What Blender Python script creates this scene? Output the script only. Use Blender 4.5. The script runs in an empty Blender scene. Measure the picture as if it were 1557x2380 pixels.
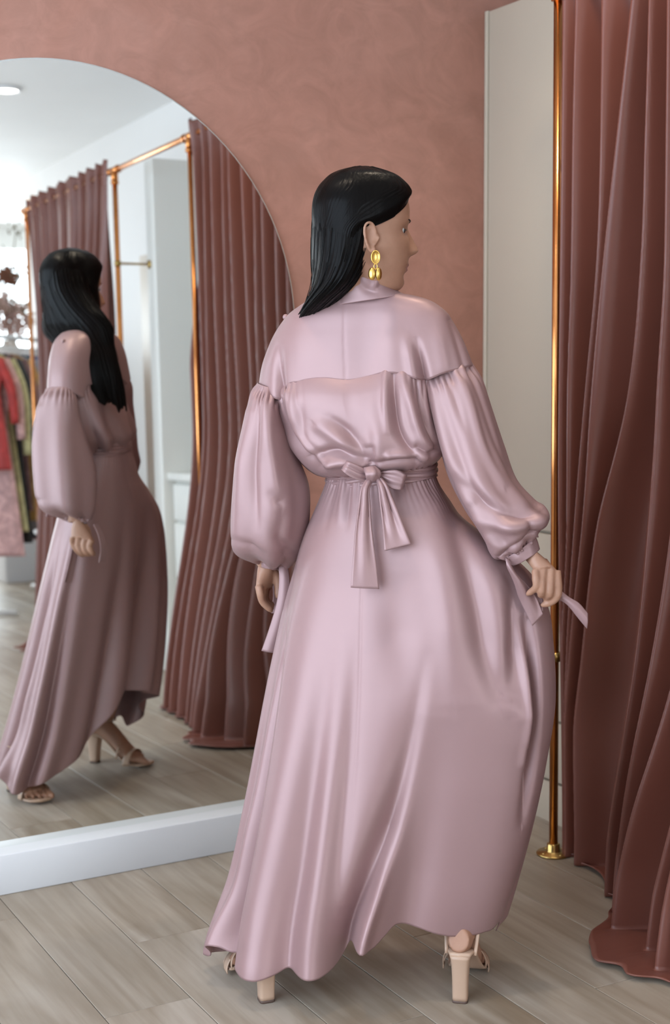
import bpy, bmesh, math, random
import numpy as np
from mathutils import Vector, Matrix, Euler

random.seed(7); rng = np.random.RandomState(7)
scene = bpy.context.scene
COL = scene.collection

# ------------------------------------------------------------------ camera
H_CAM, F_PX, PITCH, ROLL = 1.36, 3296.9, 0.1066, -0.0059
_F = np.array([0, math.cos(PITCH), -math.sin(PITCH)])
_R = np.array([1.0, 0, 0]); _U = np.cross(_R, _F)
_R2 = _R*math.cos(ROLL)+_U*math.sin(ROLL); _U2 = np.cross(_R2, _F)
CAM0 = np.array([0, 0, H_CAM])
cam_d = bpy.data.cameras.new('camera'); cam = bpy.data.objects.new('camera', cam_d); COL.objects.link(cam)
cam.matrix_world = Matrix(((_R2[0], _U2[0], -_F[0], 0), (_R2[1], _U2[1], -_F[1], 0), (_R2[2], _U2[2], -_F[2], H_CAM), (0, 0, 0, 1)))
cam_d.sensor_fit = 'VERTICAL'; cam_d.sensor_height = 36.0; cam_d.sensor_width = 24.0
cam_d.lens = F_PX/2380*36.0
cam_d.clip_start = 0.05
cam_d.dof.use_dof = True; cam_d.dof.focus_distance = 3.05; cam_d.dof.aperture_fstop = 3.2
scene.camera = cam

# the room's own frame: u runs along the mirror wall, v straight out of it
PHI = 0.5103
U3 = np.array([math.cos(PHI), math.sin(PHI), 0]); V3 = np.array([math.sin(PHI), -math.cos(PHI), 0])
O3 = np.array([0, 3.9927, 0]); Z3 = np.array([0, 0, 1.0])
def W(u, v, z=0.0): return O3+U3*u+V3*v+Z3*z

def view_ray(px, py): return _F+_R2*(px-778.5)/F_PX-_U2*(py-1190)/F_PX
def on_plane(px, py, n, q):
    r = view_ray(px, py); return CAM0+r*(((q-CAM0)@n)/(r@n))

# ------------------------------------------------------------------ world, lights, exposure
wd = bpy.data.worlds.new('sky'); scene.world = wd; wd.use_nodes = True
wd.node_tree.nodes['Background'].inputs[0].default_value = (0.93, 0.97, 1.0, 1)
wd.node_tree.nodes['Background'].inputs[1].default_value = 2.2
scene.view_settings.view_transform = 'Standard'; scene.view_settings.look = 'None'
scene.view_settings.gamma = 1.0; scene.view_settings.use_curve_mapping = False
scene.view_settings.exposure = -0.12

def area_light(name, u, v, z, du, dv, dz, sx, sz, power, color):
    ld = bpy.data.lights.new(name, 'AREA'); ld.shape = 'RECTANGLE'; ld.size = sx; ld.size_y = sz
    ld.energy = power; ld.color = color
    ob = bpy.data.objects.new(name, ld); COL.objects.link(ob)
    ob.location = W(u, v, z)
    d = Vector(U3*du+V3*dv+Z3*dz)
    ob.rotation_euler = d.to_track_quat('-Z', 'Y').to_euler()
    return ob
area_light('daylight_side_window', -3.02, 1.9, 1.5, 1, 0, 0, 3.4, 2.4, 125, (0.60, 0.78, 1.0))
area_light('daylight_shop_front', 0.1, 9.55, 1.6, 0, -1, 0, 4.6, 2.4, 200, (0.80, 0.90, 1.0))

# ------------------------------------------------------------------ helpers
def link(ob, parent=None):
    COL.objects.link(ob)
    if parent is not None: ob.parent = parent
    return ob
def tag(o, label, cat=None, group=None, kind=None):
    o['label'] = label
    if cat: o['category'] = cat
    if group: o['group'] = group
    if kind: o['kind'] = kind
    return o
def wloc(o):
    p = np.zeros(3)
    while o is not None:
        p = p+np.array(o.location); o = o.parent
    return p
FIG = False                               # True while the figure is under construction
def place(P): return figure_map(P) if FIG else np.asarray(P, float)
def thing(name, label, cat, base, group=None):
    base = place(np.array(base, float))
    e = bpy.data.objects.new(name, None); e.empty_display_size = 0.1; COL.objects.link(e)
    e.location = Vector(base); tag(e, label, cat, group); return e
def pivot(name, parent, base):
    base = place(np.array(base, float))
    e = bpy.data.objects.new(name, None); e.empty_display_size = 0.05; COL.objects.link(e)
    e.parent = parent; e.location = Vector(np.array(base)-wloc(parent)); return e
def mk(name, verts, faces, mat, parent=None, smooth=True, mats=None, fmat=None):
    """one mesh object; verts in world space, origin moved to the base centre"""
    v = place(np.array(verts, float))
    base = np.array([(v[:, 0].min()+v[:, 0].max())/2, (v[:, 1].min()+v[:, 1].max())/2, v[:, 2].min()])
    me = bpy.data.meshes.new(name)
    me.from_pydata((v-base).tolist(), [], [list(map(int, f)) for f in faces])
    for m in (mats if mats else [mat]): me.materials.append(m)
    if fmat is not None: me.polygons.foreach_set('material_index', list(fmat))
    if smooth: me.polygons.foreach_set('use_smooth', [True]*len(me.polygons))
    me.update()
    ob = bpy.data.objects.new(name, me)
    link(ob, parent)
    ob.location = Vector(base-(wloc(parent) if parent is not None else 0))
    return ob
def grid_faces(nr, nc, closed=False, off=0):
    r = np.arange(nr-1)[:, None]; c = np.arange(nc if closed else nc-1)[None, :]; c2 = (c+1) % nc
    a = r*nc+c; b = r*nc+c2; d = (r+1)*nc+c2; e = (r+1)*nc+c
    return np.stack([a, b, d, e], -1).reshape(-1, 4)+off
def grid_normals(G, closed=False):
    if closed: du = np.roll(G, -1, 1)-np.roll(G, 1, 1)
    else: du = np.gradient(G, axis=1)
    dv = np.gradient(G, axis=0)
    n = np.cross(du, dv); return n/(np.linalg.norm(n, axis=-1, keepdims=True)+1e-12)
class MB:
    """collects primitives into one mesh"""
    def __init__(s): s.v = []; s.f = []; s.n = 0; s.m = []
    def add(s, v, f, mi=0):
        v = np.asarray(v, float).reshape(-1, 3); s.v.append(v)
        for q in f: s.f.append([int(i)+s.n for i in q]); s.m.append(mi)
        s.n += len(v); return s
    def grid(s, G, closed=False, caps=False, mi=0):
        nr, nc = G.shape[:2]; f = [list(q) for q in grid_faces(nr, nc, closed)]
        if caps: f += [list(range(nc))[::-1], [(nr-1)*nc+i for i in range(nc)]]
        return s.add(G.reshape(-1, 3), f, mi)
    def tube(s, pts, rad, seg=12, caps=True, flat=1.0, upv=None, mi=0):
        pts = np.asarray(pts, float); n = len(pts); rad = np.broadcast_to(np.asarray(rad, float), (n,))
        T = np.gradient(pts, axis=0); T /= np.linalg.norm(T, axis=1, keepdims=True)+1e-12
        up = np.array(upv if upv is not None else ([0, 0, 1.0] if abs(T[0][2]) < .9 else [1.0, 0, 0]))
        G = np.zeros((n, seg, 3)); a = np.arange(seg)*2*math.pi/seg
        for i in range(n):
            x = np.cross(up, T[i]); x /= np.linalg.norm(x)+1e-12; y = np.cross(T[i], x)
            G[i] = pts[i]+rad[i]*(np.cos(a)[:, None]*x*1.0+np.sin(a)[:, None]*y*flat)
            up = y
        return s.grid(G, True, caps, mi)
    def ball(s, c, r, nu=20, nv=12, mi=0, M=None):
        r = np.broadcast_to(np.asarray(r, float), (3,)); th = np.linspace(0.02, math.pi-0.02, nv); ph = np.arange(nu)*2*math.pi/nu
        G = np.stack([np.sin(th)[:, None]*np.cos(ph), np.sin(th)[:, None]*np.sin(ph), np.cos(th)[:, None]*np.ones(nu)], -1)*r
        if M is not None: G = G@np.asarray(M).T
        return s.grid(G+np.asarray(c), True, True, mi)
    def lathe(s, c, prof, seg=28, mi=0):
        prof = np.asarray(prof, float); a = np.arange(seg)*2*math.pi/seg
        G = np.stack([prof[:, 0][:, None]*np.cos(a), prof[:, 0][:, None]*np.sin(a), prof[:, 1][:, None]*np.ones(seg)], -1)
        return s.grid(G+np.asarray(c), True, True, mi)
    def box_uv(s, u0, u1, v0, v1, z0, z1, b=0.0, mi=0):
        """box aligned with the room, chamfered by b"""
        bm = bmesh.new(); bmesh.ops.create_cube(bm, size=1.0)
        for q in bm.verts: q.co = Vector(((q.co.x+.5)*(u1-u0)+u0, (q.co.y+.5)*(v1-v0)+v0, (q.co.z+.5)*(z1-z0)+z0))
        if b > 0: bmesh.ops.bevel(bm, geom=bm.edges[:], offset=b, segments=2, affect='EDGES', profile=0.5)
        bm.verts.index_update()
        vs = np.array([W(*q.co) for q in bm.verts]); fs = [[q.index for q in f.verts][::-1] for f in bm.faces]; bm.free()
        return s.add(vs, fs, mi)
    def build(s, name, mat, parent=None, smooth=True, mats=None):
        ob = mk(name, np.concatenate(s.v), s.f, mat, parent, smooth, mats, s.m if mats else None)
        return ob
def sharp(ob, deg=35):
    me = ob.data; me.polygons.foreach_set('use_smooth', [True]*len(me.polygons))
    me.set_sharp_from_angle(angle=math.radians(deg)); return ob
def boxo(name, mat, parent, *a, b=0.0):
    ob = MB().box_uv(*a, b=b).build(name, mat, parent, smooth=b > 0)
    if b > 0: sharp(ob, 50)
    return ob
def curve(xs, ys):
    """smooth interpolation through points (finite-difference hermite)"""
    xs = np.asarray(xs, float); ys = np.asarray(ys, float)
    o = np.argsort(xs); xs = xs[o]; ys = ys[o]
    h = np.diff(xs); d = np.diff(ys)/h if ys.ndim == 1 else np.diff(ys, axis=0)/h[:, None]
    m = np.concatenate([d[:1], (d[:-1]+d[1:])/2, d[-1:]])
    s = (d[:-1]*d[1:] <= 0); m[1:-1] = np.where(s, m[1:-1]*0.25, m[1:-1])
    def f(x):
        x = np.clip(x, xs[0], xs[-1]); i = np.clip(np.searchsorted(xs, x)-1, 0, len(xs)-2)
        hh = h[i]; t = (x-xs[i])/hh
        return ((2*t**3-3*t**2+1)*ys[i]+(t**3-2*t**2+t)*hh*m[i]+(-2*t**3+3*t**2)*ys[i+1]+(t**3-t**2)*hh*m[i+1])
    return f
def smooth01(a, b, x):
    t = np.clip((x-a)/(b-a), 0, 1); return t*t*(3-2*t)
def path(pts, n):
    """smooth polyline through 3-D points, n samples"""
    pts = np.asarray(pts, float); t = np.concatenate([[0], np.cumsum(np.linalg.norm(np.diff(pts, axis=0), axis=1))])
    t /= t[-1]; s = np.linspace(0, 1, n)
    return np.stack([curve(t, pts[:, k])(s) for k in range(pts.shape[1])], -1)
def stroke_field(A, B, strokes):
    """sum of fold strokes on the 2-D coordinates A, B.  stroke = (points, width_left, width_right, amp list)"""
    D = np.zeros_like(A)
    for pts, w1, w2, amp in strokes:
        pts = path(np.asarray(pts, float), 24) if len(pts) > 2 else np.asarray(pts, float)
        n = len(pts); amps = np.interp(np.linspace(0, 1, n), np.linspace(0, 1, len(amp)), amp)
        best = np.full(A.shape, 1e9); sg = np.zeros_like(A); av = np.zeros_like(A); endd = np.zeros_like(A)
        for i in range(n-1):
            ax, ay = pts[i]; bx, by = pts[i+1]; dx, dy = bx-ax, by-ay; L = dx*dx+dy*dy+1e-15
            tt = ((A-ax)*dx+(B-ay)*dy)/L; t = np.clip(tt, 0, 1)
            qx = A-(ax+t*dx); qy = B-(ay+t*dy); d = qx*qx+qy*qy
            m = d < best
            best = np.where(m, d, best); sg = np.where(m, dx*qy-dy*qx, sg); av = np.where(m, amps[i]+(amps[i+1]-amps[i])*t, av)
        w = np.where(sg > 0, w1, w2)
        D += av*np.exp(-best/(w*w))
    return D

# ------------------------------------------------------------------ materials
def mat(name, base, rough=0.5, metal=0.0, **kw):
    m = bpy.data.materials.new(name); m.use_nodes = True
    b = m.node_tree.nodes['Principled BSDF']
    b.inputs['Base Color'].default_value = (*base, 1); b.inputs['Roughness'].default_value = rough; b.inputs['Metallic'].default_value = metal
    for k, v in kw.items(): b.inputs[k.replace('_', ' ')].default_value = v
    return m
def nodes(m): return m.node_tree.nodes, m.node_tree.links, m.node_tree.nodes['Principled BSDF']
def noise(m, scale, detail=4, rough=0.55, coord='Object', stretch=None, dist=0.0):
    N, L, b = nodes(m)
    tc = N.new('ShaderNodeTexCoord'); mp = N.new('ShaderNodeMapping'); nz = N.new('ShaderNodeTexNoise')
    L.new(tc.outputs[coord], mp.inputs[0]); L.new(mp.outputs[0], nz.inputs['Vector'])
    if stretch: mp.inputs['Scale'].default_value = stretch
    nz.inputs['Scale'].default_value = scale; nz.inputs['Detail'].default_value = detail; nz.inputs['Roughness'].default_value = rough
    nz.inputs['Distortion'].default_value = dist
    return nz, mp
def ramp(m, src, stops):
    N, L, b = nodes(m); r = N.new('ShaderNodeValToRGB'); L.new(src, r.inputs[0])
    e = r.color_ramp.elements
    while len(e) < len(stops): e.new(0.5)
    for i, (p, c) in enumerate(stops): e[i].position = p; e[i].color = (*c, 1)
    return r
def bump(m, src, strength=0.2, dist=0.002):
    N, L, b = nodes(m); bp = N.new('ShaderNodeBump'); bp.inputs['Strength'].default_value = strength; bp.inputs['Distance'].default_value = dist
    L.new(src, bp.inputs['Height']); L.new(bp.outputs[0], b.inputs['Normal']); return bp
def mixc(m, fac, a, b_, mode='MIX'):
    N, L, b = nodes(m); x = N.new('ShaderNodeMix'); x.data_type = 'RGBA'; x.blend_type = mode
    for s, val in ((x.inputs['Factor'], fac), (x.inputs['A'], a), (x.inputs['B'], b_)):
        if hasattr(val, 'links'): L.new(val, s)
        elif isinstance(val, tuple): s.default_value = (*val, 1)
        else: s.default_value = val
    return x.outputs['Result']

M = {}
# rose venetian plaster
m = M['plaster'] = mat('rose_plaster', (.42, .24, .2), 0.55)
n1, _ = noise(m, 1.5, 8, .60, stretch=(1, 1, 1.2), dist=.9); n2, _ = noise(m, 7, 8, .68, stretch=(1, 1, 1.35), dist=1.5)
r1 = ramp(m, n1.outputs['Fac'], [(.3, (.372, .172, .120)), (.52, (.415, .200, .143)), (.72, (.45, .232, .174))])
r2 = ramp(m, n2.outputs['Fac'], [(.35, (.86, .84, .82)), (.65, (1.06, 1.04, 1.04))])
nodes(m)[1].new(mixc(m, 1.0, r1.outputs[0], r2.outputs[0], 'MULTIPLY'), nodes(m)[2].inputs['Base Color'])
bump(m, n2.outputs['Fac'], .12, .004)
# painted walls and joinery
def paint(name, c, rough=.55):
    m = mat(name, c, rough); nz, _ = noise(m, 60, 3); bump(m, nz.outputs['Fac'], .05, .001)
    n0, _ = noise(m, 1.1, 3); r = ramp(m, n0.outputs['Fac'], [(.3, tuple(x*.975 for x in c)), (.7, tuple(min(1, x*1.02) for x in c))])
    nodes(m)[1].new(r.outputs[0], nodes(m)[2].inputs['Base Color']); return m
M['white'] = paint('white_wall_paint', (.92, .92, .90))
M['ceil'] = paint('ceiling_paint', (.94, .94, .93), .7)
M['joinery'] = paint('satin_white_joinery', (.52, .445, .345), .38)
M['joinery_lit'] = paint('brightened_joinery', (.78, .76, .70), .38)  # joinery paint lightened to make up for dim light in the reflection
M['plinth'] = paint('white_plinth_paint', (.63, .63, .63), .42)
M['gap'] = mat('shadow_gap', (.10, .09, .08), .8)
# oak vinyl planks
m = M['plank'] = mat('oak_plank', (.36, .28, .2), .42)
N, L, b = nodes(m)
oi = N.new('ShaderNodeObjectInfo'); tc = N.new('ShaderNodeTexCoord')
add = N.new('ShaderNodeVectorMath'); add.operation = 'MULTIPLY_ADD'; add.inputs[1].default_value = (1, 1, 1)
comb = N.new('ShaderNodeCombineXYZ'); mul = N.new('ShaderNodeMath'); mul.operation = 'MULTIPLY'; mul.inputs[1].default_value = 37.0
L.new(oi.outputs['Random'], mul.inputs[0]); L.new(mul.outputs[0], comb.inputs[0]); L.new(mul.outputs[0], comb.inputs[1])
L.new(tc.outputs['Object'], add.inputs[0]); L.new(comb.outputs[0], add.inputs[2])
def stretched(scale, detail, sx, sy, dist=0.0):
    mp = N.new('ShaderNodeMapping'); mp.inputs['Scale'].default_value = (sx, sy, 1); L.new(add.outputs[0], mp.inputs[0])
    nz = N.new('ShaderNodeTexNoise'); nz.inputs['Scale'].default_value = scale; nz.inputs['Detail'].default_value = detail; nz.inputs['Distortion'].default_value = dist
    L.new(mp.outputs[0], nz.inputs['Vector']); return nz
g1 = stretched(5, 5, 1.0, .22, 1.6); g2 = stretched(42, 4, 1.0, .05, .4); g3 = stretched(3.2, 3, 1.2, .7, .5)
c1 = ramp(m, g1.outputs['Fac'], [(.30, (.235, .186, .135)), (.48, (.30, .248, .19)), (.66, (.36, .308, .25))])
c2 = ramp(m, g2.outputs['Fac'], [(.36, (.87, .85, .82)), (.60, (1.04, 1.04, 1.04))])
c3 = ramp(m, g3.outputs['Fac'], [(.60, (1, 1, 1)), (.75, (.80, .74, .66))])
tone = ramp(m, oi.outputs['Random'], [(0, (.90, .88, .85)), (.5, (1, 1, 1)), (1, (1.10, 1.09, 1.09))])
x = mixc(m, 1.0, c1.outputs[0], c2.outputs[0], 'MULTIPLY'); x = mixc(m, 1.0, x, c3.outputs[0], 'MULTIPLY'); x = mixc(m, 1.0, x, tone.outputs[0], 'MULTIPLY')
L.new(x, b.inputs['Base Color']); bump(m, g2.outputs['Fac'], .12, .0008)
# copper and brass pipe
m = M['copper'] = mat('copper_pipe', (.83, .36, .12), .22, 1.0)
nz, _ = noise(m, 3, 4); r = ramp(m, nz.outputs['Fac'], [(.35, (.52, .19, .05)), (.65, (.78, .34, .12))]); nodes(m)[1].new(r.outputs[0], nodes(m)[2].inputs['Base Color'])
m = M['brass'] = mat('aged_brass', (.55, .37, .12), .28, 1.0)
nz, _ = noise(m, 14, 4); r = ramp(m, nz.outputs['Fac'], [(.35, (.36, .23, .07)), (.65, (.62, .43, .16))]); nodes(m)[1].new(r.outputs[0], nodes(m)[2].inputs['Base Color'])
m = M['gold'] = mat('brushed_gold', (.80, .52, .14), .3, 1.0)
nz, _ = noise(m, 180, 2); bump(m, nz.outputs['Fac'], .25, .001)
# mirror glass
M['mirror'] = mat('mirror_silvering', (.90, .925, .90), 0.0, 1.0)
M['mirror_edge'] = mat('polished_glass_edge', (.62, .74, .72), .08, 0.0, Transmission_Weight=0.3)
# curtain velvet
m = M['curtain'] = mat('dusty_rose_velvet', (.2, .07, .05), .40, 0.0, Sheen_Weight=.05, Sheen_Roughness=.3)
nodes(m)[2].inputs['Sheen Tint'].default_value = (.75, .45, .42, 1)
nz, _ = noise(m, 260, 2); nz2, _ = noise(m, 2.2, 4, stretch=(1, 1, .25))
r = ramp(m, nz2.outputs['Fac'], [(.3, (.150, .047, .031)), (.7, (.182, .060, .040))]); nodes(m)[1].new(r.outputs[0], nodes(m)[2].inputs['Base Color'])
bump(m, nz.outputs['Fac'], .08, .0006)

# ------------------------------------------------------------------ the room
CEIL = 3.04
floor = MB().box_uv(-3.1, 3.0, -0.25, 9.9, -0.08, -0.014).build('floor', M['gap'], None, False)
tag(floor, 'pale greige oak plank floor running away from the mirror wall', 'floor', kind='structure')
PW, PL = 0.195, 1.27
def plank_mesh(length, name):
    bm = bmesh.new(); bmesh.ops.create_cube(bm, size=1.0)
    for q in bm.verts: q.co = Vector((q.co.x*(PW-.0016), q.co.y*(length-.0016), q.co.z*.014-.007))
    bmesh.ops.bevel(bm, geom=[e for e in bm.edges if all(v.co.z > -.005 for v in e.verts)], offset=.0012, segments=1, affect='EDGES')
    me = bpy.data.meshes.new(name); bm.to_mesh(me); bm.free(); me.materials.append(M['plank']); return me
full = plank_mesh(PL, 'plank')
def plank(u, v0, v1):
    me = full if abs(v1-v0-PL) < 1e-6 else plank_mesh(v1-v0, 'plank_cut')
    ob = bpy.data.objects.new('plank', me); link(ob, floor)
    ob.location = Vector(W(u, (v0+v1)/2, 0)-wloc(floor)); ob.rotation_euler = (0, 0, PHI)
phase = {0: .78, 1: .45, 2: 1.10, -1: .16}
for i in range(-14, 21):
    u = -.8965+.195*i
    if u < -3.0 or u > 2.95: continue
    ph = phase.get(i, (i*.43+.3) % PL)
    s = ph-PL*math.ceil((ph+.106)/PL)
    vmax = 9.9
    while s < vmax:
        a, b_ = max(s, -.106), min(s+PL, vmax)
        if b_-a > .05 and not (u > 1.45 and b_ < 6.4): plank(u, a, b_)
        s += PL

def wall(name, label, m, *a):
    o = MB().box_uv(*a).build(name, m, None, False); tag(o, label, 'wall', kind='structure'); return o
wall('wall_back', 'dusty rose plastered wall behind the arched mirror', M['plaster'], -3.1, 1.48, -.25, -.106, 0, CEIL)
wall('wall_right', 'white wall at the back of the fitting rooms', M['white'], 1.38, 1.48, -.106, 6.6, 0, CEIL)
wall('wall_column', 'white column past the fitting rooms', M['white'], 1.38, 1.64, 6.6, 7.1, 0, CEIL)
ce = MB().box_uv(-3.2, 3.1, -.25, 10, CEIL, CEIL+.1).build('ceiling', M['ceil'], None, False); tag(ce, 'flat white ceiling with round downlights', 'ceiling', kind='structure')
wl = MB()
for a in ((-3.2, -3.1, -.25, .15, 0, CEIL), (-3.2, -3.1, 3.7, 10, 0, CEIL), (-3.2, -3.1, .15, 3.7, 0, .28), (-3.2, -3.1, .15, 3.7, 2.78, CEIL)): wl.box_uv(*a)
o = wl.build('wall_left', M['plaster'], None, False); tag(o, 'dusty rose side wall with a wide window', 'wall', kind='structure')  # unseen wall, coloured rose rather than white to cut the fill light
wf = MB()
for a in ((-3.2, -2.3, 9.9, 10, 0, CEIL), (2.45, 3.1, 9.9, 10, 0, CEIL), (-2.3, 2.45, 9.9, 10, 0, .3), (-2.3, 2.45, 9.9, 10, 2.8, CEIL)): wf.box_uv(*a)
o = wf.build('wall_front', M['white'], None, False); tag(o, 'white shop front wall around the bright windows', 'wall', kind='structure')
o = MB().box_uv(3.0, 3.1, 6.6, 10, 0, CEIL).box_uv(1.64, 3.1, 6.5, 6.6, 0, CEIL).build('wall_side', M['white'], None, False); tag(o, 'white wall past the column', 'wall', kind='structure')
M['glass'] = mat('window_glass', (1, 1, 1), 0.0, 0, Transmission_Weight=1.0, IOR=1.02)
M['frame'] = paint('white_window_frame', (.82, .82, .82), .4)
def window(name, label, horizontal, a0, a1, z0, z1, n, at_):
    e = bpy.data.objects.new(name, None); COL.objects.link(e)
    e.location = Vector(W((a0+a1)/2, at_, z0) if horizontal else W(at_, (a0+a1)/2, z0)); tag(e, label, 'window', kind='structure')
    t = .05
    def bx(x0, x1, za, zb, nm, d0, d1, mt):
        A = (x0, x1, at_+d0, at_+d1, za, zb) if horizontal else (at_+d0, at_+d1, x0, x1, za, zb)
        boxo(nm, mt, e, *A)
    bx(a0, a1, z0, z0+t, 'window_frame', -.03, .03, M['frame']); bx(a0, a1, z1-t, z1, 'window_frame', -.03, .03, M['frame'])
    for i in range(n+1):
        c = a0+(a1-a0)*i/n; c0 = min(max(c-t/2, a0), a1-t)
        bx(c0, c0+t, z0+t, z1-t, 'mullion', -.03, .03, M['frame'])
    for i in range(n):
        bx(a0+(a1-a0)*i/n+t, a0+(a1-a0)*(i+1)/n-t*.5, z0+t, z1-t, 'pane', -.004, .004, M['glass'])
window('window_1', 'wide bright side window', False, .15, 3.7, .28, 2.78, 3, -3.15)
window('window_2', 'bright shop front window reflected at the far end', True, -2.3, 2.45, .3, 2.8, 3, 9.95)

# downlights
M['lamp'] = mat('lamp_diffuser', (1, 1, 1), .5); nodes(M['lamp'])[2].inputs['Emission Color'].default_value = (1, .95, .86, 1); nodes(M['lamp'])[2].inputs['Emission Strength'].default_value = 9.0
LIGHTS = [(.41, 4.2, 'round ceiling downlight glowing in the top left of the mirror'), (-1.0, 1.0, 'round ceiling downlight above the mirror wall'),
          (.1, .9, 'round ceiling downlight above the nearest curtain'), (-1.2, 3.6, 'round ceiling downlight above the middle of the shop floor'), (-.4, 6.6, 'round ceiling downlight towards the shop front')]
for (u, v, lab) in LIGHTS:
    e = thing('ceiling_downlight', lab, 'downlight', W(u, v, CEIL-.03), 'ceiling downlights')
    MB().lathe(W(u, v, CEIL-.02), [(.062, .02), (.085, .02), (.088, .012), (.082, .004), (.066, .004), (.062, .02)], 32).build('trim_ring', M['frame'], e)
    MB().lathe(W(u, v, CEIL-.018), [(.0, .012), (.062, .012), (.062, .006), (0, .006)], 32).build('diffuser', M['lamp'], e)
    ld = bpy.data.lights.new('downlight_lamp', 'SPOT'); ld.energy = 42; ld.color = (1.0, .83, .64); ld.spot_size = math.radians(105); ld.spot_blend = .8; ld.shadow_soft_size = .06
    lo = bpy.data.objects.new('downlight_lamp', ld); link(lo, e); lo.location = (0, 0, -.005)

# ------------------------------------------------------------------ mirror on its plinth
HP, LEDGE, TILT = .1062, .0584, .0201
pl = boxo('mirror_plinth', M['plinth'], None, -1.60, -.03, -.105, 0, 0, HP, b=.003)
tag(pl, 'low white painted plinth on the floor that the arched mirror stands on', 'plinth')
mir = thing('arched_mirror', 'large frameless arched mirror leaning on the rose wall', 'mirror', W(-.740, -LEDGE-.004, HP))
MU, MR, MTOP = -.740, .664, 2.133
def arch(off, depth, n=56):
    """outline of the arch, inset by off, set back by depth along the tilted normal"""
    L_ = (MTOP-HP)/math.cos(TILT); ys = L_-MR
    pts = [(-MR+off, off), (MR-off, off)]
    pts += [((MR-off)*math.cos(a), ys+(MR-off)*math.sin(a)) for a in np.linspace(0, math.pi, n)]
    nrm = V3*math.cos(TILT)+Z3*math.sin(TILT); upd = Z3*math.cos(TILT)-V3*math.sin(TILT)
    base = W(MU, -LEDGE, HP-.0045)
    return np.array([base+U3*x+upd*y-nrm*depth for x, y in pts])
a0, a1, a2 = arch(.004, 0), arch(0, .0035), arch(0, .006)
k = len(a0)
mb = MB(); mb.add(a0, [list(range(k))]); mb.build('mirror_glass', M['mirror'], mir, False)
mb = MB(); mb.add(np.concatenate([a0-(V3*.00005), a1, a2]), [[i, (i+1) % k, k+(i+1) % k, k+i] for i in range(k)]+[[k+i, k+(i+1) % k, 2*k+(i+1) % k, 2*k+i] for i in range(k)]+[[2*k+i for i in range(k)][::-1]])
tag(mb.build('polished_edge', M['mirror_edge'], mir, False), 'bright polished glass edge')

# ------------------------------------------------------------------ joinery beside the mirror
UC = .584
cab = thing('tall_cabinet', 'tall warm white cabinet with drawers in the corner beside the rose wall', 'cabinet', W(.84, .14, 0))
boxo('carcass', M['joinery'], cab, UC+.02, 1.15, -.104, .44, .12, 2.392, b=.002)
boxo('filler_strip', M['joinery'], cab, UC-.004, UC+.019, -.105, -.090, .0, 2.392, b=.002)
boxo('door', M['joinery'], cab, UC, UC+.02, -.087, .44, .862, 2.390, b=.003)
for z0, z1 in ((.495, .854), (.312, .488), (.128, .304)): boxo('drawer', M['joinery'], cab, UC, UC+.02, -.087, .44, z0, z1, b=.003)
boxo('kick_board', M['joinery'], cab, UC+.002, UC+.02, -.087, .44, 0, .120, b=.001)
div = boxo('divider_panel', M['joinery_lit'], None, UC, 1.36, 2.545, 2.65, 0, 2.40, b=.004)
tag(div, 'white full height divider panel between the reflected fitting rooms', 'panel')
div2 = boxo('divider_panel', M['joinery_lit'], None, UC+.02, 1.36, 1.67, 1.735, 0, 2.40, b=.004)
tag(div2, 'white divider panel behind the nearest curtain', 'panel')
dr = thing('drawer_unit', 'low white drawer unit with three fronts seen in the mirror', 'drawers', W(.9, 2.14, 0))
boxo('carcass', M['joinery_lit'], dr, UC+.065, 1.28, 1.745, 2.54, .12, .905, b=.002)
boxo('worktop', M['joinery_lit'], dr, UC+.02, 1.30, 1.74, 2.543, .910, .944, b=.004)
for z0, z1 in ((.722, .892), (.452, .708), (.172, .436)): boxo('drawer', M['joinery_lit'], dr, UC+.04, UC+.06, 1.755, 2.525, z0, z1, b=.007)
boxo('kick_board', M['joinery_lit'], dr, UC+.09, UC+.11, 1.745, 2.542, 0, .12)
wr = thing('wardrobe', 'plain white wardrobe inside the farther fitting room behind the copper pole', 'wardrobe', W(1.19, 3.25, 0))
boxo('carcass', M['joinery_lit'], wr, 1.02, 1.37, 2.70, 3.80, .06, 2.10, b=.004)
for k in range(2):
    dd = boxo('door', M['joinery_lit'], wr, 1.0, 1.019, 2.705+.548*k, 3.248+.548*k, .065, 2.095, b=.004)
    boxo('handle', M['brass'], dd, .985, .999, 3.20+.085*k, 3.212+.085*k, 1.0, 1.14, b=.002)
boxo('plinth_board', M['joinery_lit'], wr, 1.05, 1.36, 2.71, 3.79, 0, .059)

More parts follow.
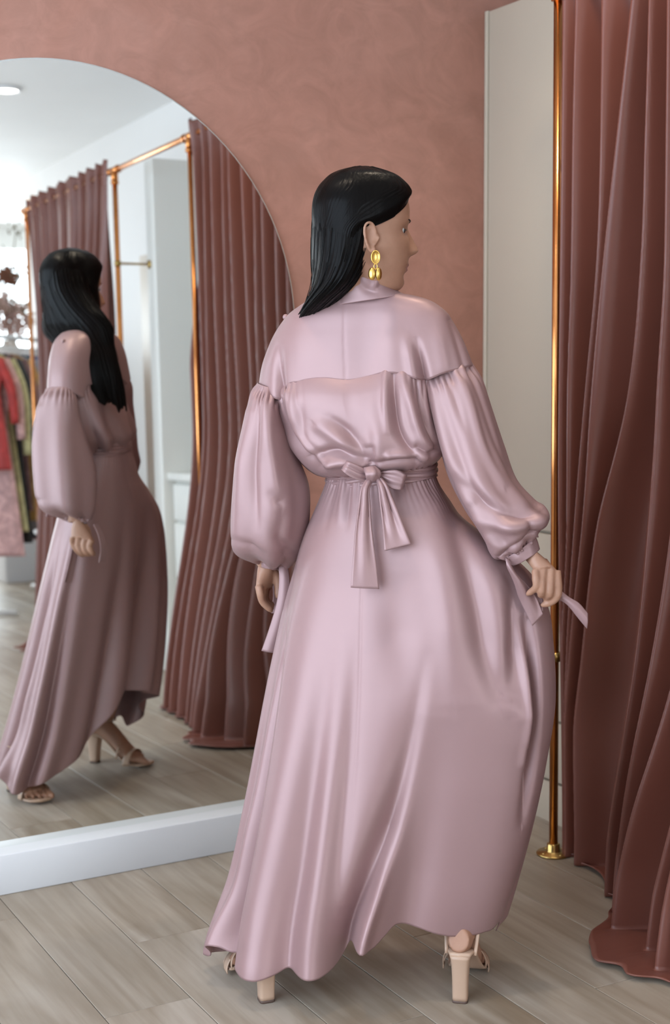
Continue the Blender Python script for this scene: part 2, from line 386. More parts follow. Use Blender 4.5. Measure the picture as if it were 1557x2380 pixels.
# ------------------------------------------------------------------ copper curtain frame
ROD_Z, UP_ = 2.344, .425
UPT = .411
POLES = [.464, 1.75, 2.615, 3.97]
fr = thing('copper_curtain_frame', 'copper pipe curtain frame with four poles beside the fitting rooms', 'frame', W(UP_, 2.2, 0))
MB().tube([W(UPT, .40, ROD_Z), W(UPT, .464, ROD_Z), W(UP_, 1.75, ROD_Z), W(UP_, 4.03, ROD_Z)], .0135, 20).build('rail', M['copper'], fr)
for v in POLES:
    ut = UPT if v < 1 else UP_
    P = MB().tube([W(UP_, v, .012), W(ut, v, ROD_Z)], {.464: .0122, 2.615: .0125}.get(v, .0105), 20).build('pole', M['copper'], fr)
    MB().lathe(W(UP_, v, 0), [(.0, .0), (.045, .0), (.047, .003), (.045, .006), (.021, .008), (.019, .012), (.0175, .03), (.0145, .032), (.0, .032)], 32).build('floor_flange', M['brass'], fr)
    for q in range(4):
        an = q*math.pi/2+.5; MB().ball(W(UP_, v, .0065)+np.array([.033*math.cos(an), .033*math.sin(an), 0]), (.005, .005, .0025), 10, 6).build('flange_screw', M['brass'], fr)
    t = MB(); t.tube([W(ut, v-.045, ROD_Z), W(ut, v+.045, ROD_Z)], .0165, 20); t.tube([W(ut, v, ROD_Z), W(ut, v, ROD_Z-.055)], .0165, 20); t.tube([W(ut, v, ROD_Z-.05), W(ut, v, ROD_Z-.063)], .0185, 20)
    for s_ in (-1, 1): t.tube([W(ut, v+s_*.04, ROD_Z), W(ut, v+s_*.052, ROD_Z)], .0185, 20)
    t.build('tee_fitting', M['copper'], fr)
    if v in (.464, 2.615):
        for z in (1.866 if v < 1 else 1.92, .555):
            c = MB(); c.tube([W(UP_, v, z-.012), W(UP_, v, z+.012)], .0155, 16); c.tube([W(UP_, v, z), W(UC-.003, v, z)], .0055, 10)
            c.tube([W(UC-.009, v, z), W(UC-.001, v, z)], .02, 16)
            c.build('wall_bracket', M['brass'], fr)

# ------------------------------------------------------------------ curtains
def curtain(name, label, v0, v1, strokes=None, pleats=9, lean=.26, seed=1, lean_from=.25, taper=(0, 0)):
    rg = np.random.RandomState(seed); nc, nr = 420, 190
    s = np.linspace(0, 1, nc); t = np.linspace(0, 1, nr)
    T, S = np.meshgrid(t, s, indexing='ij')
    top = ROD_Z+.052+.008*np.sin(S*2*math.pi*pleats+1)*0
    Z = top*(1-T)
    Vv = v0+(v1-v0)*S
    Vv = Vv+(taper[0]*(1-S)+taper[1]*S)*np.sin(T*math.pi*.5)**.8
    ph = np.cumsum(rg.uniform(.6, 1.5, nc)*np.repeat(rg.uniform(.45, 1.9, nc//20), 20)); ph = np.convolve(np.pad(ph, 12, 'edge'), np.ones(25)/25, 'valid')[:nc]; ph = (ph-ph[0])/(ph[-1]-ph[0])*2*math.pi*pleats
    drift = .9*np.sin(S*5+seed)*T
    a = (.018+.034*smooth01(0, .35, T))
    fold = np.sin(ph[None, :]+drift)+.35*np.sin(2*ph[None, :]+1.1+drift*2)
    off = -a*fold
    off -= .006*np.sin(ph[None, :]*2.0+.6)*np.exp(-((T-.02)/.03)**2)
    U_ = UP_-.016+off+.012
    if strokes is not None: U_ = UP_+.012-stroke_field(Vv, Z, strokes)*(.45+.55*smooth01(0, .10, T))-.03*np.exp(-(T/.04)**2)
    # the cloth is too long: it leans into the room and its hem pools on the floor
    ln = lean*smooth01(lean_from, 1.0, T)**1.4*(smooth01(0, .30, S) if strokes is not None else 1)
    U_ = U_-ln
    pool = smooth01(.955, 1.0, T)
    U_ = U_-.085*pool*(1+.5*np.sin(ph[None, :]+1.4+drift))*(smooth01(.12, .4, S) if strokes is not None else 1)
    Z = np.where(T > .955, Z*(1-pool)**1.2+.006+.012*pool*(1+np.sin(ph[None, :]*1.0))*.6, Z)
    Z += .010*np.sin(ph[None, :]*1+.4)*(1-smooth01(0, .05, T))
    G = O3+U_[..., None]*U3+Vv[..., None]*V3+Z[..., None]*Z3
    e = thing(name, label, 'curtain', W(UP_, (v0+v1)/2, 0), 'fitting room curtains')
    mb = MB(); mb.grid(G); ob = mb.build('curtain_cloth', M['curtain'], e)
    sd = ob.modifiers.new('cloth_thickness', 'SOLIDIFY'); sd.thickness = .0025; sd.offset = 0
    # stitched header band the rail runs through
    hr = int(nr*.052); tb = MB(); row = G[hr]-U3*.003
    tb.tube(row[::3], .0012, 6); tb.build('header_stitching', M['curtain'], e)
    return e
def project(G):
    d = G-CAM0; z = d@_F; return 778.5+F_PX*(d@_R2)/z, 1190-F_PX*(d@_U2)/z
def near_curtain(name, label, v0, v1, traced):
    """the curtain beside the woman: its folds are traced on the hanging cloth, its hem runs out over the floor"""
    nc, nr = 520, 240; s = np.linspace(0, 1, nc); t = np.linspace(0, 1, nr); T, S = np.meshgrid(t, s, indexing='ij')
    top = ROD_Z+.055; TF = .955
    hem = curve([0, .10, .22, .30, .36, .40, .54, .62, .75, 1.0], [.45, .41, .35, .27, .15, .078, .070, .15, .19, .215])(S)
    con = hem+.015+.15*np.exp(-((S-.45)/.10)**2)+.03*S
    Vv = v0+(v1-v0)*S+.06*S*np.sin(T*math.pi*.5)**.8
    k = np.clip(T/TF, 0, 1); q = np.clip((T-TF)/(1-TF), 0, 1)
    Z = top*(1-k); hang = UP_+.010+(con-UP_-.010)*smooth01(.50, 1.05, k)/smooth01(.50, 1.05, 1.0)
    U_ = hang*(1-q)+hem*q
    base = O3+U_[..., None]*U3+Vv[..., None]*V3+Z[..., None]*Z3
    px, py = project(base[:, ::4]); vv_, zz_ = Vv[:, ::4], Z[:, ::4]; ok = (T[:, ::4] < TF)
    zrow = Z[:, 0]
    crest = []                               # v of each fold's crest at every height
    for pts in traced:
        o = []
        for (x, y) in pts:
            i = np.argmin(np.where(ok, (px-x)**2+(py-y)**2, 1e12)); o.append((zz_.flat[i], vv_.flat[i]))
        o = np.array(o); o = o[np.argsort(o[:, 0])]; o = o[np.concatenate([[True], np.diff(o[:, 0]) > .02])]
        crest.append(curve(o[:, 0], o[:, 1])(zrow))
    last = crest[-1]
    for q_ in range(1, 14): crest.append(last+(v1+.10-last)*q_/11.5+.016*np.sin(q_*2.4+zrow*1.3)+.010*np.sin(q_*5.1-zrow*2.2))
    C = np.maximum.accumulate(np.stack([crest[0]-.10]+crest, 1)+np.arange(len(crest)+1)*.004, axis=1)
    F = np.zeros_like(Vv)
    for r_ in range(nr):
        c_ = C[r_]; j = np.clip(np.searchsorted(c_, Vv[r_])-1, 0, len(c_)-2); gap = c_[j+1]-c_[j]
        f = np.clip((Vv[r_]-c_[j])/gap, 0, 1); f = f**np.array([.95, 1.05, .9, 1.0, 1.15, .85])[j % 6]
        dep = np.minimum(.12, 1.25*gap)*np.array([.55, .95, 1.05, .9, 1.1, 1.0])[np.minimum(j, 5)]
        F[r_] = dep*(.5-.5*np.cos(2*math.pi*f))**.85
    ker = np.hanning(9); ker /= ker.sum(); F = np.apply_along_axis(lambda q_: np.convolve(np.pad(q_, 4, 'edge'), ker, 'valid'), 0, F)
    F = F*(.30+.70*smooth01(.01, .14, T))
    U_ = U_-.030+F*(1-.8*q)-.012*np.exp(-(T/.035)**2)
    U_ = U_+.030*q
    Z = Z+.004+q*(.010+.10*np.clip(.05-F, 0, .1)*(1-q))+.012*np.sin(S*70+2*np.sin(S*9))*(1-smooth01(0, .05, T))
    Z = np.where(T >= TF, np.maximum(Z, .005), Z)
    G = O3+U_[..., None]*U3+Vv[..., None]*V3+Z[..., None]*Z3
    e = thing(name, label, 'curtain', W(UP_, (v0+v1)/2, 0), 'fitting room curtains')
    ob = MB().grid(G).build('curtain_cloth', M['curtain'], e)
    sd = ob.modifiers.new('cloth_thickness', 'SOLIDIFY'); sd.thickness = .003; sd.offset = 0
    MB().tube((G[int(nr*.05)]-U3*.003)[::3], .0012, 6).build('header_stitching', M['curtain'], e)
    return e
ys = (-60, 300, 600, 900, 1200, 1500, 1700, 1950)
near = [list(zip(xs, ys)) for xs in ((1312, 1307, 1303, 1300, 1298, 1296, 1290, 1288), (1360, 1350, 1343, 1338, 1334, 1322, 1299, 1292), (1416, 1413, 1404, 1376, 1352, 1330, 1304, 1296),
                                     (1488, 1447, 1414, 1387, 1366, 1337, 1310, 1302), (1522, 1511, 1497, 1472, 1400, 1362, 1345, 1345), (1562, 1556, 1548, 1536, 1520, 1494, 1464, 1424))]
near_curtain('rose_curtain', 'dusty rose velvet curtain at the right pooling on the floor beside the woman', .490, 1.735, near)
curtain('rose_curtain', 'dusty rose velvet curtain farther back in the mirror behind the reflected head', 2.665, 3.94, None, pleats=9, lean=.10, seed=5, taper=(.16, -.22))

# ------------------------------------------------------------------ the woman
m = M['skin'] = mat('warm_skin', (.42, .235, .15), .48, 0, Subsurface_Weight=.10)
nodes(m)[2].inputs['Subsurface Radius'].default_value = (.012, .005, .003)
nz, _ = noise(m, 35, 4); r = ramp(m, nz.outputs['Fac'], [(.3, (.37, .190, .120)), (.7, (.42, .226, .146))]); nodes(m)[1].new(r.outputs[0], nodes(m)[2].inputs['Base Color'])
nz, _ = noise(m, 420, 2); bump(m, nz.outputs['Fac'], .06, .0006)
M['lip'] = mat('lip', (.34, .13, .105), .38)
M['eye_white'] = mat('eye_white', (.72, .70, .67), .12)
M['dark'] = mat('dark_brow_hair', (.012, .009, .008), .5)
m = M['hair'] = mat('black_hair', (.004, .0033, .003), .33, 0, Anisotropic=.6, Specular_IOR_Level=.07)
nz, mp = noise(m, 90, 3, stretch=(1, 1, .04)); bump(m, nz.outputs['Fac'], .45, .0025)
m = M['satin'] = mat('blush_satin', (.335, .203, .198), .47, .24, Sheen_Weight=.04)
nodes(m)[2].inputs['Specular IOR Level'].default_value = .6
nz, _ = noise(m, 7, 3, stretch=(1, 1, .45)); bump(m, nz.outputs['Fac'], .10, .010)
m = M['tan'] = mat('tan_leather', (.50, .335, .235), .38)
nz, _ = noise(m, 200, 3); bump(m, nz.outputs['Fac'], .08, .0006)
M['heel_tip'] = mat('dark_heel_tip', (.10, .06, .045), .6)
M['thread'] = mat('rose_thread', (.33, .185, .175), .6)

# the figure is laid out in a frame of its own and then placed in the room by figure_map
_FM = np.array([0, math.cos(.1211), -math.sin(.1211)]); _RM = np.array([1.0, 0, 0]); _UM = np.cross(_RM, _FM)
_RM = _RM*math.cos(-.0035)+_UM*math.sin(-.0035); _UM = np.cross(_RM, _FM)
def at(px, py, Y):                       # point at depth Y seen at (px, py) of the photograph
    r = _FM+_RM*(px-778.5)/3361.3-_UM*(py-1190)/3361.3; return CAM0+r*Y/r[1]
_n1 = np.stack([_RM, _UM, _FM], 1); _n2 = np.stack([_R2, _U2, _F], 1); _kk = 1.0165
def figure_map(P): return CAM0+((np.asarray(P, float)-CAM0)@_n1*np.array([_kk*3361.3/F_PX, _kk*3361.3/F_PX, _kk]))@_n2.T
def figure_unmap(P): return CAM0+((np.asarray(P, float)-CAM0)@_n2/np.array([_kk*3361.3/F_PX, _kk*3361.3/F_PX, _kk]))@_n1.T
FIG = True
woman = thing('person', 'woman seen from behind in a long blush satin dress, black hair, head turned right', 'person', (.08, 3.0, 0))

# ---- head, in its own frame: x to the face, y to her left, z up; origin between the ears
YAW, NOD = math.radians(16), math.radians(0.5)
hf = np.array([math.cos(YAW), math.sin(YAW), 0]); hl = np.array([-math.sin(YAW), math.cos(YAW), 0])
hx = hf*math.cos(NOD)-Z3*math.sin(NOD); hz = Z3*math.cos(NOD)+hf*math.sin(NOD)
HC = np.array([.0635, 3.008, 1.554])
def head_w(p): p = np.asarray(p, float); return HC+p[..., 0:1]*hx+p[..., 1:2]*hl+p[..., 2:3]*hz
_hz = [-.106, -.100, -.088, -.070, -.045, -.020, .005, .03, .06, .085, .105, .120, .129]
h_f = curve(_hz, [.060, .072, .0805, .0830, .0900, .0920, .0910, .0895, .0925, .0870, .0720, .0480, .012])
h_b = curve(_hz, [.050, .020, -.010, -.035, -.060, -.078, -.088, -.094, -.096, -.090, -.076, -.055, -.020])
h_w = curve(_hz, [.014, .027, .040, .050, .058, .064, .068, .0705, .0715, .067, .056, .040, .014])
n_a = curve([-.040, -.031, -.025, -.018, -.010, .004, .018, .030, .040], [0, .006, .0175, .0232, .0205, .0135, .0062, .0012, 0])
n_w = curve([-.040, -.025, -.015, .0, .03], [.014, .014, .0125, .0085, .0068])
def head_point(z, a, grow=0.0):
    """a = 0 at the face, +-pi at the back"""
    xf, xb, w = h_f(z)+grow, h_b(z)-grow, h_w(z)+grow
    cx, hxr = (xf*.35+xb*.65), None
    c, s = np.cos(a), np.sin(a)
    ex = np.where(c > 0, 2.25, 2.0)
    x = cx+np.where(c > 0, xf-cx, cx-xb)*np.sign(c)*np.abs(c)**(2/ex); y = w*np.sign(s)*np.abs(s)**(2/ex)
    if grow == 0.0:
        fr_ = smooth01(0, .35, c)
        g = lambda y0, z0, sy, sz: np.exp(-((y-y0)/sy)**2-((z-z0)/sz)**2)
        x = x+fr_*n_a(z)*np.exp(-(y/n_w(z))**2)
        x = x-fr_*.0090*(g(.031, .020, .015, .011)+g(-.031, .020, .015, .011))+fr_*.003*(g(.03, .040, .022, .007)+g(-.03, .040, .022, .007))
        x = x+fr_*(.0060*g(0, -.0485, .016, .0048)+.0065*g(0, -.0590, .015, .0052)-.0035*g(0, -.0535, .020, .0022)-.004*g(0, -.071, .018, .006)+.0035*g(0, -.089, .016, .010))
        x = x+fr_*.0035*(g(.012, -.022, .007, .007)+g(-.012, -.022, .007, .007))
        y = y+np.sign(y)*.003*np.exp(-((np.abs(y)-.055)/.02)**2-((z+.012)/.02)**2)
    return np.stack([x, y, np.broadcast_to(z, x.shape)], -1)
body = MB()
za = np.concatenate([np.linspace(-.106, -.02, 70), np.linspace(-.018, .05, 50), np.linspace(.054, .129, 24)])
aa = np.linspace(-math.pi, math.pi, 161)[:-1]; aa = aa-.55*np.sin(aa)*.6
A2, Z2 = np.meshgrid(aa, za); body.grid(head_w(head_point(Z2, A2)), True, True)
# ears
for s_ in (-1, 1):
    th = np.linspace(-.6, 2*math.pi-1.5, 40)
    ear = np.stack([-.012-.004*np.sin(th)+.0155*np.cos(th)*(.78+.22*np.sin(th)), s_*(.072+.006*(1-np.cos(th))*.5+.004*np.sin(th)), .002+.0285*np.sin(th)], -1)
    body.tube(head_w(ear), .0034, 8)
    G = np.array([[head_w(np.array([-.012+.0135*k*math.cos(t), s_*(.067+.006*k*k*(1-.3*math.cos(t))), .002+.025*k*math.sin(t)])) for t in np.linspace(0, 2*math.pi, 25)[:-1]] for k in (1.0, .7, .3)])
    G2 = G-hl*s_*.006
    body.grid(np.concatenate([G2[::1], G[::-1]]), True, True)
    body.ball(head_w(np.array([-.005, s_*.0725, -.024])), (.0065, .004, .008), 12, 8)
    body.tube(head_w(np.array([[.004, s_*.069, .007], [.005, s_*.0735, .001], [.002, s_*.072, -.006]])), .0038, 8)
    inner = np.stack([-.012+.008*np.cos(th[:30]), s_*(.073+0*th[:30]), .004+.017*np.sin(th[:30])], -1); body.tube(head_w(inner), .0024, 8)
# neck and trunk (inside the dress)
def P3(px, py, Y): return at(px, py, Y)
neck0 = head_w(np.array([-.028, 0, -.03])); neck1 = np.array([.058, 3.042, 1.42]); neck2 = np.array([.062, 3.075, 1.33])
body.tube(path([neck0, neck1, neck2], 12), np.linspace(.047, .040, 12), 24)
def ringloft(levels, nr, nc, p=2.2, sh=0.0, th=None):
    """levels rows: z, xL, xR, yc, back, front"""
    lv = np.array(levels, float); t = np.linspace(0, 1, len(lv)); tt = np.linspace(0, 1, nr)
    R = np.stack([curve(t, lv[:, k])(tt) for k in range(lv.shape[1])], -1)
    th = np.linspace(0, 2*math.pi, nc+1)[:-1] if th is None else th
    c, s = np.cos(th)[None, :], np.sin(th)[None, :]; c = np.sign(c)*np.abs(c)**(2/p); s = np.sign(s)*np.abs(s)**(2/p)
    xc = (R[:, 1]+R[:, 2])/2; hw = (R[:, 2]-R[:, 1])/2
    X = xc[:, None]+hw[:, None]*c; Y = R[:, 3][:, None]+np.where(s < 0, R[:, 4][:, None], R[:, 5][:, None])*s
    SH = np.broadcast_to(np.asarray(sh), (nr,))[:, None]
    Y = Y-SH*(X-xc[:, None])
    return np.stack([X, Y, np.broadcast_to(R[:, 0][:, None], X.shape)], -1), R, th
trunk = [(1.375, -.02, .14, 3.05, .05, .05), (1.34, -.11, .21, 3.05, .06, .06), (1.24, -.07, .20, 3.055, .075, .085), (1.10, .01, .185, 3.07, .075, .075), (.98, -.02, .22, 3.05, .10, .085), (.86, -.06, .25, 3.03, .11, .09), (.78, -.06, .25, 3.03, .09, .085)]
Gt, _, _ = ringloft(trunk, 30, 40, sh=.28); body.grid(Gt, True, True)
# arms
shR, elR, wrR = np.array([.225, 3.0, 1.30]), at(1120, 1080, 2.93), at(1208, 1275, 2.885)
shL, elL, wrL = np.array([-.105, 3.10, 1.28]), at(612, 1120, 3.13), at(622, 1312, 3.17)
body.tube(path([shR, elR, wrR], 16), np.interp(np.linspace(0, 1, 16), [0, .5, 1], [.042, .034, .0245]), 18)
body.tube(path([shL, elL, wrL], 16), np.interp(np.linspace(0, 1, 16), [0, .5, 1], [.042, .034, .0245]), 18)
# right hand: back of the hand to the viewer, fingers closed on the cuff tie
def finger(pts, r0, r1):
    p_ = path(pts, 14); rr = np.linspace(r0, r1, 14); rr[-1] *= .72; rr[4] *= 1.05
    body.tube(p_, rr, 12); body.ball(p_[-1], rr[-1]*1.0, 10, 8)
hr = lambda x, y, Y: at(1080+x/4.866, 1120+y/4.866, Y)
palm = [np.array([hr(660, 800, 2.878), hr(735, 770, 2.886)]), np.array([hr(735, 925, 2.862), hr(900, 880, 2.872)]), np.array([hr(800, 1010, 2.852), hr(1025, 990, 2.862)])]
def slab(pairs, th_, n=14):
    """flattened tube between pairs of edge points (palms, feet)"""
    A = path([p_[0] for p_ in pairs], n); B = path([p_[1] for p_ in pairs], n); T = path(np.array([[t, 0, 0] for t in th_]), n)[:, 0]
    ax = B-A; ctr = (A+B)/2; d = np.gradient(ctr, axis=0); nn = np.cross(ax, d); nn /= np.linalg.norm(nn, axis=1, keepdims=True)
    a = np.arange(20)*2*math.pi/20
    G = ctr[:, None]+ax[:, None]*.5*np.cos(a)[None, :, None]+nn[:, None]*(T[:, None]*np.sin(a)[None, :])[..., None]
    body.grid(G, True, True)
slab(palm, [.020, .016, .0135])
for k, (a_, b_, c_) in enumerate([((800, 1000), (810, 1175), None), ((885, 985), (868, 1235), None), ((970, 975), (960, 1255), None), ((1035, 1005), (1055, 1265), None)]):
    Yk = 2.848+.004*k
    if k == 0: pts = [hr(*a_, Yk+.006), hr(805, 1090, Yk-.003), hr(*b_, Yk-.004), hr(760, 1235, Yk+.006), hr(712, 1268, Yk+.012)]
    elif k == 1: pts = [hr(*a_, Yk+.006), hr(870, 1120, Yk-.004), hr(*b_, Yk-.006), hr(862, 1275, Yk+.012), hr(868, 1255, Yk+.030)]
    elif k == 2: pts = [hr(*a_, Yk+.006), hr(965, 1120, Yk-.004), hr(*b_, Yk-.006), hr(930, 1300, Yk+.010), hr(900, 1290, Yk+.030)]
    else: pts = [hr(*a_, Yk+.006), hr(1050, 1140, Yk-.003), hr(*b_, Yk-.004), hr(1000, 1345, Yk+.004), hr(885, 1392, Yk+.012)]
    finger(pts, .0098 if k else .0088, .0074 if k else .0066)
finger([hr(880, 900, 2.89), hr(1010, 1080, 2.905), hr(1060, 1200, 2.90), hr(1010, 1310, 2.888)], .011, .008)          # thumb, behind the fingers
# left hand, hanging, loosely curled
hq = lambda x, y, Y: at(520+x/5.804, 1150+y/5.804, Y)
slab([np.array([hq(500, 930, 3.17), hq(640, 950, 3.19)]), np.array([hq(470, 1100, 3.165), hq(660, 1110, 3.215)]), np.array([hq(455, 1225, 3.165), hq(640, 1240, 3.235)])], [.019, .016, .013])
for k in range(4):
    f_ = k/3.0
    base = hq(470+f_*130, 1225, 3.168+.062*f_); mid = hq(490+f_*70, 1330+20*(k == 1), 3.165+.060*f_); d1 = hq(520+f_*70, 1440+25*(k in (1, 2)), 3.172+.058*f_); tip = hq(640+f_*20, 1560-25*k, 3.182+.045*f_)
    finger([base, mid, d1, tip], .0098-.001*(k == 0), .0074)
finger([hq(640, 1000, 3.19), hq(720, 1120, 3.195), hq(735, 1260, 3.195), hq(725, 1370, 3.19)], .0115, .008)
# legs and feet
feet = []
for side, heel, d in (('R', np.array([.257, 2.846, 0]), np.array([.20, .98, 0])), ('L', np.array([-.150, 2.852, 0]), np.array([-.34, .94, 0]))):
    d = d/np.linalg.norm(d); sd = np.array([d[1], -d[0], 0])                # sd = to her right
    fw = lambda f, s, z, h=heel, d=d, sd=sd: h+d*f+sd*s+Z3*z
    feet.append((side, fw))
    inn = -1 if side == 'R' else 1                                          # side of the big toe
    foot = [(-.022, .134, .021, .022), (.0, .132, .027, .032), (.035, .118, .028, .034), (.075, .086, .031, .029), (.110, .050, .037, .023), (.140, .028, .042, .0165), (.158, .022, .041, .013)]
    n_ = 22; F_ = path(np.array(foot), n_); a = np.arange(24)*2*math.pi/24
    G = np.array([[fw(q[0]+q[3]*math.sin(t)*.35, q[2]*math.cos(t)+inn*.003, q[1]+q[3]*math.sin(t)) for t in a] for q in F_]); body.grid(G, True, True)
    for k in range(5):
        s_ = inn*(.030-.0152*k); L_ = [.046, .043, .038, .032, .025][k]; r_ = [.0112, .0082, .0078, .0074, .0070][k]
        finger([fw(.148-.003*k, s_, .024), fw(.165-.004*k, s_*1.02, .0245), fw(.158+L_*.75-.006*k, s_*1.02, .019), fw(.160+L_-.007*k, s_*1.02, .0155)], r_, r_*.85)
    hip = np.array([.17, 3.02, .86]) if side == 'R' else np.array([.02, 3.06, .86])
    knee = np.array([.225, 3.01, .50]) if side == 'R' else np.array([-.035, 3.03, .49])
    calf = np.array([.245, 2.955, .30]) if side == 'R' else np.array([-.085, 2.985, .30])
    leg = path([fw(.016, 0, .125), fw(.055, .022 if side == 'L' else 0, .20), calf, knee, hip], 26)
    body.tube(leg, np.interp(np.linspace(0, 1, 26), [0, .10, .22, .36, .52, .62, 1], [.030, .0275, .033, .043, .046, .050, .078]), 22)
bd = body.build('body', M['skin'], woman)
rm = bd.modifiers.new('one_skin', 'REMESH'); rm.mode = 'VOXEL'; rm.voxel_size = .0026; rm.use_smooth_shade = True
sm = bd.modifiers.new('soften', 'SMOOTH'); sm.factor = .5; sm.iterations = 3
dg = bpy.context.evaluated_depsgraph_get(); ev = bd.evaluated_get(dg); me = bpy.data.meshes.new_from_object(ev)
bd.modifiers.clear(); bd.data = me
me.materials.clear(); me.materials.append(M['skin']); me.materials.append(M['lip'])
co = np.zeros(len(me.polygons)*3); me.polygons.foreach_get('center', co); co = figure_unmap(co.reshape(-1, 3)+wloc(bd))-HC
lx, ly, lz = co@hx, co@hl, co@hz
up_ = np.abs(ly) < .024*np.sqrt(np.clip(1-((lz+.054)/.0125)**2, 0, 1))
ids = np.where((lx > .078) & up_ & (np.abs(lz+.054) < .0125), 1, 0); me.polygons.foreach_set('material_index', ids.astype(int).tolist())
me.polygons.foreach_set('use_smooth', [True]*len(me.polygons)); me.update()

# ---- eyes and brows
for s_ in (-1, 1):
    c = np.array([.0622, s_*.0300, .0195])
    MB().ball(head_w(c), .0118, 20, 14).build('eyeball', M['eye_white'], woman)
    MB().ball(head_w(c+np.array([.0098, s_*.002, -.001])), (.0036, .0048, .0048), 14, 8).build('iris', M['dark'], woman)
    ts = np.linspace(-1, 1, 14)
    lash = np.stack([.0630+.0132*np.cos(ts*.95)+0*ts, s_*.0300+.0135*np.sin(ts*1.05), .0180+.0042*np.cos(ts*1.4)-.001], -1)
    MB().tube(head_w(lash), .0017*(1.3-np.abs(ts)*.5), 6).build('eyelashes', M['dark'], woman)
    tb = np.linspace(0, 1, 16); yb = s_*(.011+.040*tb); zb = .0375+.0065*np.sin(tb*2.1)-.003*tb
    xb_ = np.array([head_point(np.array([z]), np.array([math.asin(np.clip(y/(h_w(z)), -1, 1))]))[0][0] for y, z in zip(yb, zb)])
    MB().tube(head_w(np.stack([xb_+.0005, yb*1.0, zb], -1)), .0024*np.sin(np.clip(tb*1.1+.25, 0, 1)*math.pi*.92)+.0004, 8, flat=.8).build('eyebrow', M['dark'], woman)

# ---- hair: scalp shell plus the long fall over her left shoulder
hair = MB()
zc = np.linspace(-.090, .1465, 76); ac = np.linspace(-1, 1, 140)
# how far forward (pi = face) the hair reaches at each height: tucked behind the right ear, loose on the left
reach_r = curve([-.090, -.045, -.02, .0, .02, .035, .048, .062, .075, .088, .100, .1465], [1.0, 1.22, 1.36, 1.48, 1.66, 1.92, 2.14, 2.33, 2.52, 2.75, 3.06, 3.10])
reach_l = curve([-.090, -.045, .0, .03, .06, .075, .088, .100, .1465], [1.9, 2.2, 2.32, 2.38, 2.50, 2.60, 2.78, 3.06, 3.10])
RC = np.where(ac[None, :] > 0, reach_l(zc)[:, None], reach_r(zc)[:, None])
R_, Zc = RC*ac[None, :], np.broadcast_to(zc[:, None], (76, 140))
aang = math.pi-np.abs(R_); aang = np.where(R_ < 0, -aang, aang)
wl0 = smooth01(.8, 1.6, R_); sink = (-.25+1.25*smooth01(-.070, -.015, zc))[:, None]*(1-wl0)+wl0
th_ = (.013*smooth01(0, .35, (1-np.abs(ac))*RC)+.0015)*sink+np.where(ac[None, :] > 0, .010*smooth01(.03, -.06, zc)[:, None], 0)
zin = np.clip(Zc*.885, -.0897, .1289)
Pn = head_point(zin, aang, 0.0001); ctr = np.stack([np.full_like(zin, -.01), 0*zin, zin*.35], -1)
low = smooth01(.0, -.085, Zc)                 # below the ear the shell hangs straight instead of following the jaw
Pn[..., 0] = np.where(aang > 0, Pn[..., 0]*(1-low)+head_point(0*zin, aang, .0001)[..., 0]*low, Pn[..., 0]); Pn[..., 1] = np.where(aang > 0, Pn[..., 1]*(1-low)+head_point(0*zin, aang, .0001)[..., 1]*low, Pn[..., 1])
dirn = Pn-ctr; dirn[..., 2] *= np.where(Zc < 0, .1, 1); dirn /= np.linalg.norm(dirn, axis=-1, keepdims=True)
outer = Pn+dirn*th_[..., None]; outer[..., 2] = np.where(Zc > .05, outer[..., 2]+(Zc-zin)*.25, outer[..., 2])
gro = .0007*np.sin(ac*240+3*np.sin(ac*17)+zc[:, None]*25)+.0003*np.sin(ac*410+zc[:, None]*60)
outer = outer+dirn*gro[..., None]
hair.grid(head_w(outer))
# the fall: rows of (z, centre x, centre y, half-length, half-thickness, direction of the long axis in degrees)
fall = np.array([(1.670, .040, 3.005, .055, .045, 102), (1.63, .030, 3.006, .074, .0675, 102), (1.60, .026, 3.008, .083, .0685, 102), (1.56, .020, 3.014, .093, .0645, 101), (1.51, .013, 3.034, .110, .058, 97), (1.465, .004, 3.060, .128, .050, 90), (1.435, -.010, 3.086, .124, .043, 82),
                 (1.405, -.026, 3.116, .102, .036, 72), (1.375, -.038, 3.146, .084, .032, 58), (1.32, -.054, 3.168, .088, .027, 50), (1.26, -.050, 3.178, .090, .022, 48), (1.205, -.036, 3.184, .082, .015, 47)])
nr, nc = 120, 200; tt = np.linspace(0, 1, nr); t0 = np.linspace(0, 1, len(fall)); Fv = np.stack([curve(t0, fall[:, k])(tt) for k in range(6)], -1)
th = np.arange(nc)*2*math.pi/nc
G = np.zeros((nr, nc, 3))
for i in range(nr):
    z, cx, cy, a_, b_, dg_ = Fv[i]; ca, sa = math.cos(math.radians(dg_)), math.sin(math.radians(dg_))
    rip = 1+.008*np.sin(th*11+2*np.sin(i*.03))+.006*np.sin(th*41+i*.02)+.004*np.sin(th*67)
    lx, ly = a_*np.sign(np.cos(th))*np.abs(np.cos(th))**.85*rip, b_*np.sin(th)*rip*(1+.008*np.sin(th*31))
    G[i, :, 0] = cx+lx*ca-ly*sa; G[i, :, 1] = cy+lx*sa+ly*ca
    G[i, :, 2] = z-(.018*np.sin(th*2+.6)+.010*np.sin(th*9)+.006*np.sin(th*23))*smooth01(.80, 1.0, tt[i])
hair.grid(G, True, True)
